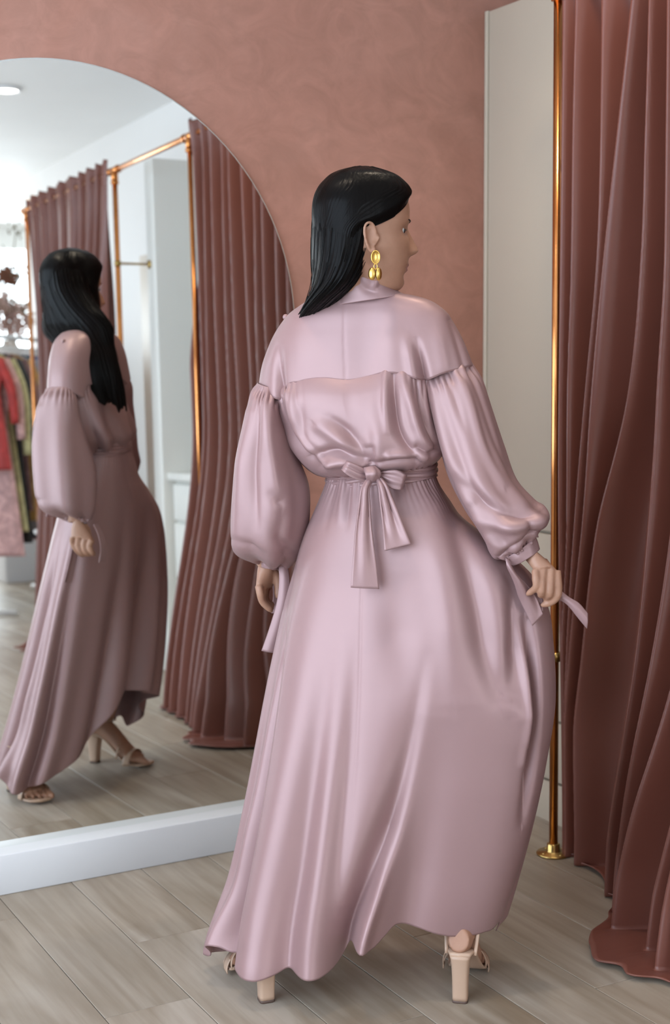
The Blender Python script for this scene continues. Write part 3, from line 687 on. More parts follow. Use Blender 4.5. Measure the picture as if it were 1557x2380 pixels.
# loose strands
for k in range(70):
    j = rng.randint(0, nc); i0 = rng.randint(0, 60); i1 = min(nr-1, i0+rng.randint(40, 60))
    pth = G[i0:i1:6, j].copy(); cc = Fv[i0:i1:6, 1:3]
    out = pth[:, :2]-cc; out /= np.linalg.norm(out, axis=1, keepdims=True)+1e-9
    pth[:, :2] += out*(.0015+.003*rng.rand()*np.sin(np.linspace(0, math.pi, len(pth)))[:, None])
    hair.tube(pth, .0006, 5)
for k in range(26):
    a_ = rng.uniform(-.5, .9); x0 = rng.uniform(-.05, .05); q = np.array([[x0+.02*t*1.6, a_*.03+.01*t, .1375-abs(x0)*.12+.008*math.sin(t*2.4)-.006*t*t*2] for t in np.linspace(0, 1.2, 7)])
    hair.tube(head_w(q), .0005, 4)
tag(hair.build('hair', M['hair'], woman), 'long straight glossy black hair swept over her left shoulder')

# ---- earring
def earring(s_):
    lobe = head_w(np.array([-.003, s_*.0805, -.034])) if s_ < 0 else head_w(np.array([-.003, s_*.0805, -.034]))
    out = hl*s_; e = pivot('earring', woman, lobe-Z3*.055)
    tag(e, 'gold drop earring with domed discs')
    def dome(c, rx, rz, n_, bulge):
        n_ = n_/np.linalg.norm(n_); x = np.cross(Z3, n_); x /= np.linalg.norm(x); y = np.cross(n_, x)
        g = np.array([[c+x*rx*k*math.cos(t)+y*rz*k*math.sin(t)+n_*(bulge*math.sqrt(max(0, 1-k*k*.98))) for t in np.linspace(0, 2*math.pi, 29)[:-1]] for k in (.02, .3, .55, .75, .9, 1.0)])
        back = g[::-1]-n_*.0022
        return np.concatenate([g, back])
    mb = MB(); c0 = lobe-Z3*.004
    mb.grid(dome(c0, .0088, .0128, out+hx*.10, -.004), True, True); mb.build('stud_disc', M['gold'], e)
    mb = MB(); tt_ = np.linspace(0, 2*math.pi, 25)[:-1]; ring = np.array([c0+hx*.0088*math.cos(t)+Z3*.0128*math.sin(t)+out*.0012 for t in np.append(tt_, tt_[:2])]); mb.tube(ring, .0013, 8, False); mb.build('stud_rim', M['gold'], e)
    mb = MB(); c1 = c0-Z3*.0185
    ring = np.array([c1+hx*.0036*math.cos(t)+Z3*.0052*math.sin(t)+out*.001 for t in np.append(tt_, tt_[:2])]); mb.tube(ring, .0012, 8, False); mb.build('link_ring', M['gold'], e)
    mb = MB(); c2 = c0-Z3*.033
    mb.grid(dome(c2-hx*.0075+out*.001, .0078, .0125, out-hx*.75, .0055), True, True); mb.build('drop_disc', M['gold'], e)
    mb = MB(); mb.grid(dome(c2+hx*.0065+out*.001, .0078, .0130, out+hx*.65, .0055), True, True); mb.build('drop_disc', M['gold'], e)
earring(-1)

# ---- sandals
for side, fw in feet:
    e = pivot('sandal', woman, fw(.05, 0, 0)); tag(e, 'tan block heeled sandal, ' + ('her right foot' if side == 'R' else 'her left foot'))
    inn = -1 if side == 'R' else 1
    so = path(np.array([(-.030, .104, .020), (-.012, .106, .027), (.03, .093, .027), (.075, .055, .030), (.11, .022, .038), (.145, .009, .044), (.185, .008, .040), (.208, .009, .020)]), 34)
    a = np.arange(16)*2*math.pi/16
    G = np.array([[fw(q[0], q[2]*np.sign(math.cos(t))*abs(math.cos(t))**.5+inn*.004*smooth01(.1, .2, q[0]), q[1]+.0045*np.sign(math.sin(t))*abs(math.sin(t))**.5) for t in a] for q in so])
    MB().grid(G, True, True).build('sole', M['tan'], e)
    pr = [(.103, .0225, -.036, .022), (.09, .0195, -.034, .016), (.06, .0172, -.031, .009), (.03, .0163, -.029, .004), (.006, .016, -.028, .002)]
    def block(pr):
        return np.array([[fw((f0+f1)/2+(f1-f0)/2*np.sign(math.sin(t))*abs(math.sin(t))**.45, w_*np.sign(math.cos(t))*abs(math.cos(t))**.45, z) for t in np.arange(20)*2*math.pi/20] for z, w_, f0, f1 in pr])
    MB().grid(block(path(np.array(pr), 14)), True, True).build('heel', M['tan'], e)
    MB().grid(block([(.0062, .0164, -.0285, .0025), (.0004, .0160, -.028, .002)]), True, True).build('heel_tip', M['heel_tip'], e)
    def band(f_, f2, z0, hgt, wid, nm):
        t = np.linspace(-.15, math.pi+.15, 26)
        G = np.array([[fw(f_+(f2-f_)*k+.004*math.sin(q), (wid+.002)*math.cos(q)+inn*.004, z0+hgt*math.sin(q)) for q in t] for k in np.linspace(0, 1, 5)])
        ob = MB().grid(G).build(nm, M['tan'], e); sdm = ob.modifiers.new('t', 'SOLIDIFY'); sdm.thickness = .0022
    band(.122, .148, .012, .040, .046, 'toe_strap')
    band(.096, .103, .034, .042, .043, 'instep_strap')
    tq = np.linspace(0, 2*math.pi, 41)
    ak = np.array([fw(.032+.036*math.cos(q), .033*math.sin(q), .160-.012*math.cos(q)) for q in tq])
    MB().tube(ak, .0042, 8, False, flat=.5).build('ankle_strap', M['tan'], e)
    for s_ in (-1, 1):
        MB().tube(path([fw(-.012, s_*.029, .100), fw(.004, s_*.032, .13), fw(.022, s_*.0335, .158)], 8), .004, 8, flat=.5).build('side_strap', M['tan'], e)

# ---- the dress
dress = pivot('dress', woman, (.07, 2.97, .02)); tag(dress, 'long sleeved blush pink satin wrap dress with a sash tied at the back')
def back_strokes(L, Y=2.93):
    out = []
    for pts, w1, w2, amp in L:
        out.append(([tuple(at(x, y, Y)[[0, 2]]) for x, y in pts], w1*.00087, w2*.00087, [a*.001 for a in amp]))
    return out
def lv(py, l, r, yc, bb, bf): 
    a = at(l, py, yc); b = at(r, py, yc); return (a[2], a[0], b[0], yc, bb, bf)

# skirt ------------------------------------------------------------------
SK = [lv(1078, 768, 1004, 3.07, .082, .085), lv(1100, 764, 1008, 3.07, .085, .088), lv(1130, 757, 1022, 3.068, .095, .092), lv(1160, 745, 1043, 3.065, .108, .096), lv(1200, 728, 1072, 3.06, .122, .10), lv(1260, 704, 1150, 3.05, .136, .108),
      lv(1330, 684, 1228, 3.04, .143, .112), lv(1400, 664, 1262, 3.03, .146, .118), lv(1480, 646, 1274, 3.02, .148, .124), lv(1600, 624, 1280, 3.005, .152, .128), lv(1750, 602, 1262, 2.99, .158, .130), lv(1900, 580, 1232, 2.975, .166, .132),
      lv(2050, 553, 1194, 2.96, .176, .134), lv(2150, 522, 1166, 2.95, .182, .134), lv(2200, 504, 1152, 2.945, .186, .132), lv(2280, 490, 1140, 2.94, .188, .130)]
SKa = np.array(SK)[::-1]; zs = SKa[:, 0]; sk_f = [curve(zs, SKa[:, k]) for k in range(6)]
nr, nc = 260, 640
TH0, TH1 = math.radians(94), math.radians(462)
th = np.linspace(TH0, TH1, nc)
# hem height round the ring: back from the photograph, front from its reflection
hem_px = [(482, 2190), (500, 2243), (535, 2260), (570, 2272), (610, 2275), (645, 2266), (668, 2256), (690, 2256), (725, 2257), (760, 2253), (782, 2238), (797, 2200), (812, 2194), (832, 2194), (850, 2176), (872, 2156), (930, 2166), (1000, 2184), (1060, 2192), (1120, 2191), (1150, 2184), (1166, 2150)]
hx_ = [at(x, y, 2.80)[0] for x, y in hem_px]; hz_ = [at(x, y, 2.80)[2] for x, y in hem_px]
hemf = curve(hx_, hz_)
xh = (sk_f[1](.06)+sk_f[2](.06))/2+(sk_f[2](.06)-sk_f[1](.06))/2*np.cos(th)
zb = hemf(np.clip(xh, hx_[0], hx_[-1]))
dgt = np.degrees(th)
zf = np.interp(dgt, [94, 100, 112, 130, 150, 170, 185, 350, 365, 385, 410, 430, 462], [.30, .235, .135, .085, .055, .035, .045, .10, .135, .21, .25, .27, .30])
wb_ = smooth01(178, 200, dgt)*(1-smooth01(340, 358, dgt))
zhem = zb*wb_+zf*(1-wb_)
ztop = at(885, 1082, 3.0)[2]
t = np.linspace(0, 1, nr)
Zs = ztop+(zhem-ztop)[None, :]*t[:, None]
XL, XR, YC, BB, BF = [sk_f[k](Zs) for k in range(1, 6)]
c, s = np.cos(th)[None, :], np.sin(th)[None, :]
c, s = np.sign(c)*np.abs(c)**.88, np.sign(s)*np.abs(s)**.88
xc, hw = (XL+XR)/2, (XR-XL)/2
X = xc+hw*c; Yk = YC+np.where(s < 0, BB, BF)*s
shr = np.interp(Zs, [0, .5, 1.1], [.04, .14, .28]); Yk = Yk-shr*(X-xc)
rad = np.stack([hw*c, np.where(s < 0, BB, BF)*s], -1); nrm = np.stack([c/hw, s/np.where(s < 0, BB, BF)], -1)*np.ones_like(rad); nrm /= np.linalg.norm(nrm, axis=-1, keepdims=True)
SB = back_strokes([
    # left edge tube and its crease
    ([(690, 1330), (660, 1440), (630, 1640), (605, 1820), (578, 2000), (548, 2150), (533, 2262)], 11, 16, [0, -14, -32, -36, -36, -36, -38]),
    ([(668, 1400), (620, 1680), (590, 1880), (560, 2030), (520, 2180), (505, 2250)], 16, 14, [0, 6, 14, 20, 26, 28]),
    ([(760, 1300), (720, 1500), (690, 1700), (650, 1900), (610, 2100), (590, 2275)], 40, 40, [0, 5, 12, 18, 24, 26]),
    ([(770, 1500), (735, 1750), (700, 1980), (668, 2150), (662, 2260)], 26, 26, [0, -5, -12, -22, -30]),
    ([(800, 1450), (775, 1750), (745, 2000), (725, 2150), (722, 2276)], 30, 26, [0, 5, 14, 20, 20]),
    ([(838, 1380), (815, 1700), (790, 1950), (775, 2110), (765, 2250)], 20, 22, [0, -4, -8, -6, 0]),
    # the deep valley between the left and right masses
    ([(985, 1500), (960, 1650), (915, 1850), (860, 2010), (815, 2120), (800, 2215)], 18, 34, [0, -10, -26, -48, -66, -80]),
    ([(1000, 1400), (960, 1600), (910, 1830), (860, 2030), (828, 2190)], 44, 26, [0, 4, 8, 10, 10]),
    ([(905, 1900), (870, 2030), (838, 2130), (826, 2200)], 16, 22, [0, 16, 30, 36]),
    ([(1010, 1650), (985, 1850), (955, 2050), (930, 2170)], 60, 70, [0, -14, -30, -40]),
    ([(1080, 1620), (1080, 1850), (1060, 2050), (1050, 2200)], 130, 110, [0, -14, -32, -44]),
    # hip and right side
    ([(1040, 1150), (1075, 1260), (1110, 1400), (1130, 1520), (1150, 1600)], 26, 30, [-4, -14, -20, -18, -6]),
    ([(1000, 1180), (1020, 1300), (1040, 1450), (1050, 1600)], 40, 32, [2, 8, 10, 2]),
    ([(1190, 1320), (1200, 1420), (1200, 1520), (1185, 1600)], 30, 26, [-4, -18, -22, -6]),
    ([(1180, 1620), (1205, 1650), (1215, 1700)], 30, 22, [4, 8, 4]), ([(1228, 1440), (1238, 1520), (1242, 1640), (1234, 1760), (1215, 1900)], 8, 14, [-6, -30, -34, -24, -4]), ([(1205, 1420), (1218, 1520), (1222, 1640), (1212, 1760)], 14, 10, [4, 12, 12, 4]),
    ([(842, 1368), (838, 1500), (830, 1700), (812, 1950)], 3, 3, [-1.2, -1.4, -1.2, 0]), ([(930, 1330), (925, 1450), (940, 1600)], 40, 40, [0, -6, 0]),
    ([(870, 1250), (850, 1400), (845, 1600)], 50, 50, [0, 5, 0]),
    ([(780, 1135), (768, 1190), (752, 1260)], 8, 8, [-4, -4, 0]), ([(800, 1135), (795, 1180), (785, 1240)], 8, 8, [4, 4, 0]), ([(815, 1135), (812, 1185), (806, 1250)], 7, 7, [-4, -4, 0]), ([(985, 1090), (1002, 1130), (1020, 1180)], 9, 9, [-5, -5, 0])], 2.90)
D = stroke_field(X, Zs, SB)*smooth01(.25, -.15, s)
# folds on the side that only the mirror sees
ff = smooth01(.05, 1.0, t)[:, None]**1.2
wave = np.sin(np.radians(dgt)*15+.9*np.sin(np.radians(dgt)*4)+1.0)*.5+.5*np.sin(np.radians(dgt)*8.5+.4)
wl_ = (1-smooth01(188, 212, dgt))*smooth01(93, 112, dgt)
D += .030*ff*wave[None, :]*wl_[None, :]
wr_ = smooth01(352, 385, dgt)
wave2 = np.sin(np.radians(dgt)*12+.6)
D += .030*ff*wave2[None, :]*wr_[None, :]
# front panel blown out to her right, and the lifted wrap edge
D += (.028*smooth01(112, 94, dgt)[None, :]*smooth01(.75, .30, Zs))
D -= (.030*smooth01(418, 462, dgt)[None, :]*smooth01(.95, .55, Zs))+.004*smooth01(446, 456, dgt)[None, :]
pl_ = np.sin(np.radians(dgt)*60)*.0012*np.exp(-((Zs-ztop)/.06)**2); D += pl_
X = X+nrm[..., 0]*D; Yk = Yk+nrm[..., 1]*D
skG = np.stack([X, Yk, Zs], -1)
def cloth(G, name, closed=False, thick=.0016, parent=dress, caps=False, label=None, matn='satin'):
    ob = MB().grid(G, closed, caps).build(name, M[matn], parent)
    if thick: sd_ = ob.modifiers.new('cloth_thickness', 'SOLIDIFY'); sd_.thickness = thick; sd_.offset = -1
    if label: tag(ob, label)
    return ob
cloth(skG, 'skirt', label='full length satin skirt with a wrap slit at the front')
# centre back seam line of the skirt
sx = [at(x, y, 2.93) for x, y in ((842, 1368), (838, 1500), (832, 1650))]

# bodice -----------------------------------------------------------------
SHR = .30
def ring_px(rows, nr, nc, p, tilt=None, sh=SHR):
    G, R, th = ringloft([lv(*r) for r in rows], nr, nc, p, sh)
    if tilt is not None:
        k = np.interp(np.linspace(0, 1, nr), np.linspace(0, 1, len(tilt)), tilt)
        G[..., 2] += k[:, None]*(G[..., 0]-((R[:, 1]+R[:, 2])/2)[:, None])
    return G, R, th
def displace(G, strokes, Y=2.95, extra=None, closed=True):
    N = grid_normals(G, closed)
    ctr = G.mean(1, keepdims=True); sgn = np.sign(((G-ctr)*N).sum(-1).mean()); N = N*sgn
    D = stroke_field(G[..., 0], G[..., 2], back_strokes(strokes, Y))*smooth01(.15, -.35, N[..., 1])
    if extra is not None: D = D+extra
    return G+N*D[..., None]
# yoke with dropped shoulders ---------------------------------------------
rows = [(678, 792, 900, 3.045, .050, .055), (684, 770, 925, 3.048, .054, .06), (691, 742, 960, 3.05, .060, .066), (700, 716, 990, 3.052, .067, .073), (712, 696, 1012, 3.055, .075, .080), (734, 668, 1036, 3.057, .083, .087), (772, 640, 1058, 3.06, .090, .092), (812, 621, 1076, 3.06, .094, .094), (862, 605, 1092, 3.06, .096, .096), (945, 594, 1104, 3.06, .099, .099)]
yG, yR, yth = ring_px(rows, 150, 400, 2.5)
seam = [(592, 903), (620, 922), (648, 931), (656, 906), (690, 889), (750, 880), (805, 884), (860, 874), (900, 865), (940, 868), (985, 881), (1040, 864), (1100, 850)]
sxx = [at(x, y, 2.98)[0] for x, y in seam]; szz = [at(x, y, 2.98)[2] for x, y in seam]
seamz = curve(sxx, szz)
zb_ = seamz(np.clip(yG[-1, :, 0], sxx[0], sxx[-1])); zt_ = yR[:, 0]
# squeeze the lower rows so that the last one lies on the seam
f = (zt_-zt_[0])/(zt_[-1]-zt_[0])
zlow = np.interp(np.linspace(0, 1, 150), [0, 1], [0, 1])
znew = zt_[0]+(zb_[None, :]-zt_[0])*f[:, None]
lvx = [curve(zt_[::-1], yR[::-1, k]) for k in range(6)]
cc, ss = np.cos(yth), np.sin(yth); cc = np.sign(cc)*np.abs(cc)**(2/2.5); ss = np.sign(ss)*np.abs(ss)**(2/2.5)
XL, XR, YC, BB, BF = [lvx[k](znew) for k in range(1, 6)]
xc = (XL+XR)/2; X = xc+(XR-XL)/2*cc; Yk = YC+np.where(ss < 0, BB, BF)*ss-SHR*(X-xc)
yG = displace(np.stack([X, Yk, znew], -1), [
    ([(649, 940), (646, 860), (650, 800)], 9, 12, [-26, -12, 0]), ([(986, 890), (974, 830), (962, 780)], 12, 9, [-26, -14, 0]),
    ([(960, 880), (950, 820), (938, 770)], 13, 13, [5, 6, 0]), ([(800, 700), (800, 790), (804, 884)], 2.5, 2.5, [-1.2, -1.4, -1.4]),
    ([(860, 740), (850, 800), (848, 870)], 40, 40, [-3, -4, -3]), ([(700, 760), (705, 820), (700, 880)], 40, 40, [3, 4, 2]), ([(900, 720), (905, 800), (905, 860)], 30, 30, [3, 5, 3]),
    ([(1010, 730), (1020, 790), (1030, 850)], 14, 20, [0, 4, 4]), ([(1045, 745), (1062, 800), (1075, 850)], 8, 10, [-3, -5, -4])], 2.98)
cloth(yG, 'yoke', True, thick=.002, label='smooth satin yoke with dropped shoulders and a centre back seam')
# stitched seam lines
vis = yG[-1]
def seam_line(P, name='seam', r=.0011, parent=dress):
    return MB().tube(P, r, 6).build(name, M['thread'], parent)
bk = np.where(np.sin(yth) < .25)[0]; bk = bk[np.argsort(((np.degrees(yth[bk])-90) % 360))]
seam_line(vis[bk]+np.array([0, -.0006, -.0002]))

rows = [(858, 648, 990, 3.06, .094, .085), (885, 645, 992, 3.06, .101, .095), (930, 646, 998, 3.06, .112, .108), (990, 660, 1010, 3.06, .118, .118), (1030, 674, 1022, 3.06, .124, .122), (1055, 694, 1026, 3.06, .123, .122), (1075, 716, 1018, 3.06, .114, .114), (1088, 738, 1004, 3.062, .100, .10), (1090, 758, 996, 3.065, .090, .092), (1084, 768, 994, 3.068, .084, .086), (1076, 770, 996, 3.07, .080, .082)]
bG, bR, bth = ring_px(rows, 170, 360, np.linspace(3.4, 2.1, 170)[:, None], [0, .0, .01, .03, .06, .09, .11, .12, .13, .13, .13])
tb = np.linspace(0, 1, 170)[:, None]
gath = .0018*np.sin(bth*46+.7*np.sin(bth*5))*np.exp(-((tb-.10)/.08)**2)*smooth01(.35, .8, np.abs(np.cos(bth)))+.0030*np.sin(bth*31+1.9*np.sin(bth*7))*np.exp(-((tb-.82)/.10)**2)
fw_ = .010*np.sin(bth*9+.5)*smooth01(.1, .5, tb)*smooth01(-.2, .4, np.sin(bth))        # soft folds round the front
bG = displace(bG, [
    ([(650, 905), (657, 968), (688, 1030), (744, 1084)], 9, 15, [-6, -13, -14, -8]), ([(668, 905), (690, 980), (722, 1040), (765, 1075)], 14, 14, [7, 11, 12, 6]),
    ([(694, 940), (710, 1020), (758, 1072)], 10, 14, [-2, -11, -7]), ([(684, 1000), (735, 1066), (800, 1082)], 10, 10, [2, 9, 4]),
    ([(745, 990), (800, 1030), (848, 1074)], 20, 15, [6, 12, 8]), ([(764, 968), (806, 998), (834, 1040), (856, 1076)], 11, 15, [-2, -12, -14, -12]),
    ([(725, 1064), (785, 1046), (842, 1068)], 11, 13, [-7, -14, -9]), ([(760, 1080), (800, 1072), (840, 1084)], 9, 9, [6, 11, 5]),
    ([(803, 886), (808, 928), (823, 1000), (849, 1051), (860, 1078)], 3, 3, [-1.6, -1.8, -2.2, -3, -4]),
    ([(866, 960), (880, 1020), (876, 1066)], 24, 20, [3, 11, 8]), ([(862, 1040), (868, 1080)], 8, 8, [-9, -13]),
    ([(912, 872), (916, 930), (926, 995), (955, 1046), (965, 1058)], 9, 14, [-7, -16, -19, -17, -11]), ([(898, 872), (896, 940), (902, 1000)], 12, 9, [6, 9, 4]),
    ([(936, 876), (952, 940), (972, 1010), (990, 1042)], 11, 11, [6, 12, 14, 10]), ([(905, 1058), (945, 1054), (985, 1060)], 10, 9, [9, 11, 9]), ([(970, 1036), (1000, 1050), (1018, 1044)], 8, 8, [-8, -12, -7]),
    ([(966, 874), (980, 940), (1000, 1000), (1014, 1034)], 7, 9, [-5, -10, -12, -8]), ([(880, 1072), (930, 1066), (965, 1072)], 8, 8, [-8, -9, -7])], 2.95, gath+fw_)
# the top of the bodice is set into the yoke seam
for sg in (-1, 1):
    cols = np.where(np.sin(bth)*sg > -1e-6)[0]; ys = np.where(np.sin(yth)*sg > -1e-6)[0]; o_ = ys[np.argsort(vis[ys, 0])]
    for j in cols:
        x0 = bG[0, j, 0]; yy = np.interp(x0, vis[o_, 0], vis[o_, 1]); k_ = 1-smooth01(.0, .16, tb[:, 0]); kz = 1-smooth01(.0, .45, tb[:, 0])
        dy = (yy-sg*.0045)-bG[0, j, 1]; bG[:, j, 1] += dy*k_
        bG[:, j, 2] += (seamz(np.clip(x0, sxx[0], sxx[-1]))+.010-bG[0, j, 2])*kz
cloth(bG, 'bodice', True, label='gathered satin bodice blousing over the sash')

# collar
rows = [(628, 788, 884, 3.025, .050, .050), (634, 785, 887, 3.026, .053, .053), (655, 780, 893, 3.03, .056, .058), (680, 768, 910, 3.04, .061, .064), (702, 748, 938, 3.047, .070, .072)]
cG, cR, cth = ring_px(rows, 40, 120, 2.1, [.05, .05, .06, .10, .14])
cG = displace(cG, [([(796, 672), (792, 712)], 2.5, 2.5, [-2, -2]), ([(880, 640), (870, 668), (900, 684)], 5, 7, [4, 3, 0]), ([(830, 650), (850, 672), (890, 680)], 10, 8, [-3, -4, 0])], 2.98)
cloth(cG, 'collar', True, thick=.003, label='soft funnel collar of the dress')

# sleeves ------------------------------------------------------------------
def sleeve(st, nr, nc, p, strokes, Y, gather, name, label):
    """stations: left px, right px, depth Y, half-depth"""
    A = np.array([at(l[0], l[1], Yc) for l, r_, Yc, d in st]); B = np.array([at(r_[0], r_[1], Yc) for l, r_, Yc, d in st]); Dp = np.array([[d, 0, 0] for *_, d in st])
    t0 = np.linspace(0, 1, len(st)); tt = np.linspace(0, 1, nr)
    A = np.stack([curve(t0, A[:, k])(tt) for k in range(3)], -1); B = np.stack([curve(t0, B[:, k])(tt) for k in range(3)], -1); d = curve(t0, Dp[:, 0])(tt)
    th = np.arange(nc)*2*math.pi/nc; c, s = np.cos(th), np.sin(th); c = np.sign(c)*np.abs(c)**(2/p); s = np.sign(s)*np.abs(s)**(2/p)
    ctr = (A+B)/2; ax = (B-A)/2; G = ctr[:, None]+ax[:, None]*c[None, :, None]; G[..., 1] += d[:, None]*s[None, :]
    ex = gather(tt[:, None], th[None, :])
    G = displace(G, strokes, Y, ex)
    return G, cloth(G, name, True, label=label)
gR = lambda t, th: .0026*np.sin(th*22+1.8*np.sin(th*3))*np.exp(-((t-.10)/.06)**2)+.0050*np.sin(th*19+1.3*np.sin(th*4))*smooth01(.80, .97, t)+.004*np.sin(th*7+1)*smooth01(.1, .5, t)
stR = [((990, 860), (1090, 834), 3.0, .052), ((987, 882), (1101, 856), 2.998, .060), ((991, 908), (1122, 890), 2.99, .070), ((1004, 955), (1141, 950), 2.975, .072), ((1022, 1030), (1168, 1035), 2.96, .076), ((1046, 1110), (1196, 1115), 2.94, .080), ((1082, 1182), (1238, 1164), 2.92, .080), ((1110, 1225), (1262, 1180), 2.905, .074), ((1131, 1260), (1271, 1200), 2.897, .064), ((1141, 1284), (1266, 1219), 2.892, .053), ((1153, 1298), (1252, 1232), 2.89, .040), ((1170, 1294), (1240, 1243), 2.888, .030), ((1176, 1296), (1240, 1250), 2.887, .027)]
sR, _ = sleeve(stR, 190, 200, 2.1, [
    ([(1000, 885), (1020, 960), (1050, 1060), (1090, 1150)], 10, 14, [4, 8, 9, 5]), ([(1042, 868), (1060, 940), (1080, 1010)], 8, 10, [-5, -5, 0]), ([(1070, 862), (1092, 940), (1120, 1040), (1160, 1120)], 9, 12, [5, 8, 8, 4]),
    ([(1092, 858), (1118, 930), (1150, 1030), (1185, 1110)], 6, 9, [-4, -6, -7, -3]), ([(1060, 1110), (1120, 1160), (1180, 1185), (1250, 1180)], 16, 14, [-4, -12, -14, -5]),
    ([(1110, 1200), (1165, 1212), (1225, 1204), (1262, 1195)], 13, 12, [4, 10, 11, 5]), ([(1216, 1206), (1222, 1222), (1252, 1224)], 7, 7, [-7, -12, -7]), ([(1130, 1240), (1165, 1262), (1200, 1248)], 10, 10, [3, 6, 2]), ([(1150, 1285), (1180, 1255), (1220, 1232)], 8, 8, [-8, -10, -8])], 2.93, gR, 'sleeve', 'full right sleeve gathered into a narrow cuff')
stL = [((600, 890), (654, 908), 3.118, .052), ((590, 906), (656, 930), 3.116, .060), ((579, 934), (658, 952), 3.112, .072), ((566, 1000), (668, 1000), 3.11, .080), ((552, 1070), (690, 1066), 3.115, .086), ((543, 1140), (711, 1128), 3.12, .092), ((539, 1200), (713, 1190), 3.125, .095), ((539, 1248), (702, 1255), 3.13, .090), ((545, 1273), (692, 1286), 3.14, .078), ((562, 1286), (678, 1304), 3.15, .062), ((585, 1294), (664, 1314), 3.16, .046), ((602, 1296), (650, 1312), 3.17, .032), ((604, 1300), (646, 1312), 3.17, .029)]
gL = lambda t, th: .0026*np.sin(th*20+1.8*np.sin(th*3))*np.exp(-((t-.10)/.06)**2)+.0060*np.sin(th*17+1.3*np.sin(th*4))*smooth01(.78, .95, t)+.006*np.sin(th*5+2)*smooth01(.1, .5, t)
sL, _ = sleeve(stL, 190, 200, 2.1, [
    ([(604, 912), (598, 1000), (592, 1100), (600, 1240)], 10, 14, [-5, -8, -6, 0]), ([(622, 925), (625, 1020), (640, 1120), (650, 1180)], 12, 14, [4, 6, 5, 0]), ([(575, 960), (562, 1060), (555, 1200)], 12, 14, [4, 6, 0]),
    ([(636, 1150), (650, 1165), (655, 1180)], 14, 14, [-3, -8, -3]), ([(655, 1200), (648, 1250), (660, 1290)], 14, 18, [-6, -12, -8]), ([(548, 1258), (580, 1270), (612, 1286)], 9, 13, [-3, -6, -3]), ([(640, 1240), (668, 1268), (684, 1290)], 9, 12, [0, -7, -4])], 3.05, gL, 'sleeve', 'full left sleeve gathered into a narrow cuff')
# cuffs
def cuff(rings, label):
    G = []
    for l, r_, Yc, d in rings:
        A, B = at(*l, Yc), at(*r_, Yc); a = np.arange(60)*2*math.pi/60
        G.append([(A+B)/2+(B-A)/2*math.cos(q)+np.array([0, d*math.sin(q), 0]) for q in a])
    Gd = np.array(G); t0 = np.linspace(0, 1, len(G)); Gd = curve(t0, Gd.reshape(len(G), -1))(np.linspace(0, 1, 14)).reshape(14, 60, 3) if False else np.stack([np.array([np.interp(q, t0, Gd[:, i, k]) for q in np.linspace(0, 1, 14)]) for i in range(60) for k in range(3)], -1).reshape(14, 60, 3)
    aa_ = np.arange(60)*2*math.pi/60
    Gd[..., 1] += .0012*np.sin(aa_*7)[None, :]*np.sin(np.linspace(0, math.pi, 14))[:, None]
    return cloth(Gd, 'cuff', True, thick=.003, label=label)
cuff([((1172, 1295), (1241, 1245), 2.888, .030), ((1181, 1304), (1246, 1258), 2.887, .031), ((1193, 1311), (1251, 1275), 2.886, .030)], 'pink satin cuff round her right wrist')
cuff([((603, 1300), (648, 1312), 3.17, .030), ((605, 1312), (648, 1322), 3.172, .031)], 'pink satin cuff round her left wrist')

# sash ----------------------------------------------------------------------
def band_px(rows, nr, nc, tilt, name, label, out=0.0, wr=.0012):
    G, R, th = ring_px(rows, nr, nc, 2.1, tilt)
    ctr = G.mean(1, keepdims=True); rd = G-ctr; rd[..., 2] = 0; rd /= np.linalg.norm(rd, axis=-1, keepdims=True)
    q = np.linspace(0, 1, nr)[:, None]
    G = G+rd*((out+wr*np.sin(q*21+2*np.sin(th*3))+.0025*np.sin(q*math.pi))[..., None])
    return cloth(G, name, True, thick=.002, label=label)
band_px([(1078, 766, 1006, 3.07, .086, .088), (1090, 765, 1006, 3.07, .087, .089), (1104, 763, 1007, 3.07, .088, .090), (1118, 762, 1008, 3.07, .089, .091)], 28, 240, [.14, .14, .13, .12], 'sash', 'wide satin sash wrapped round the waist', .002, .0022)
bow = pivot('bow', dress, at(866, 1365, 2.9)); 
KY = 2.962
def ribbon(center, width_vec, name, thick=.003, parent=dress, bulge=None, lab=None, n2=15):
    """ribbon swept along centre points; width_vec = half-width vectors"""
    C = path(center, 40); Wd = path(width_vec, 40); s = np.linspace(-1, 1, n2)
    G = C[:, None]+Wd[:, None]*s[None, :, None]
    if bulge is not None:
        tt = np.linspace(0, 1, 40)[:, None]; G[..., 1] -= bulge(tt, s[None, :])
    return cloth(G, name, False, thick, parent, label=lab)
def pxw(pairs, Ys):
    A = [at(a[0], a[1], Y) for (a, b), Y in zip(pairs, Ys)]; B = [at(b[0], b[1], Y) for (a, b), Y in zip(pairs, Ys)]
    return [(p+q)/2 for p, q in zip(A, B)], [(q-p)/2 for p, q in zip(A, B)]
c_, w_ = pxw([((852, 1112), (868, 1116)), ((836, 1130), (864, 1135)), ((826, 1170), (868, 1175)), ((817, 1240), (874, 1245)), ((815, 1300), (879, 1303)), ((815, 1366), (881, 1369))], [KY-.02, KY-.03, KY-.035, 2.905, 2.888, 2.876])
ribbon(c_, w_, 'bow_tail', .0035, dress, lambda t, s: .006*(1-t)*np.cos(s*5)+.002*np.cos(s*1.5), 'long left tail of the bow')
c_, w_ = pxw([((872, 1112), (884, 1110)), ((874, 1135), (902, 1126)), ((876, 1170), (916, 1152)), ((880, 1215), (936, 1200)), ((893, 1281), (956, 1265))], [KY-.02, KY-.034, KY-.040, 2.912, 2.893])
ribbon(c_, w_, 'bow_tail', .0035, dress, lambda t, s: .008*(1-t)*np.cos(s*6+1)+.003*np.sin(t*6)*np.cos(s*2), 'short right tail of the bow')
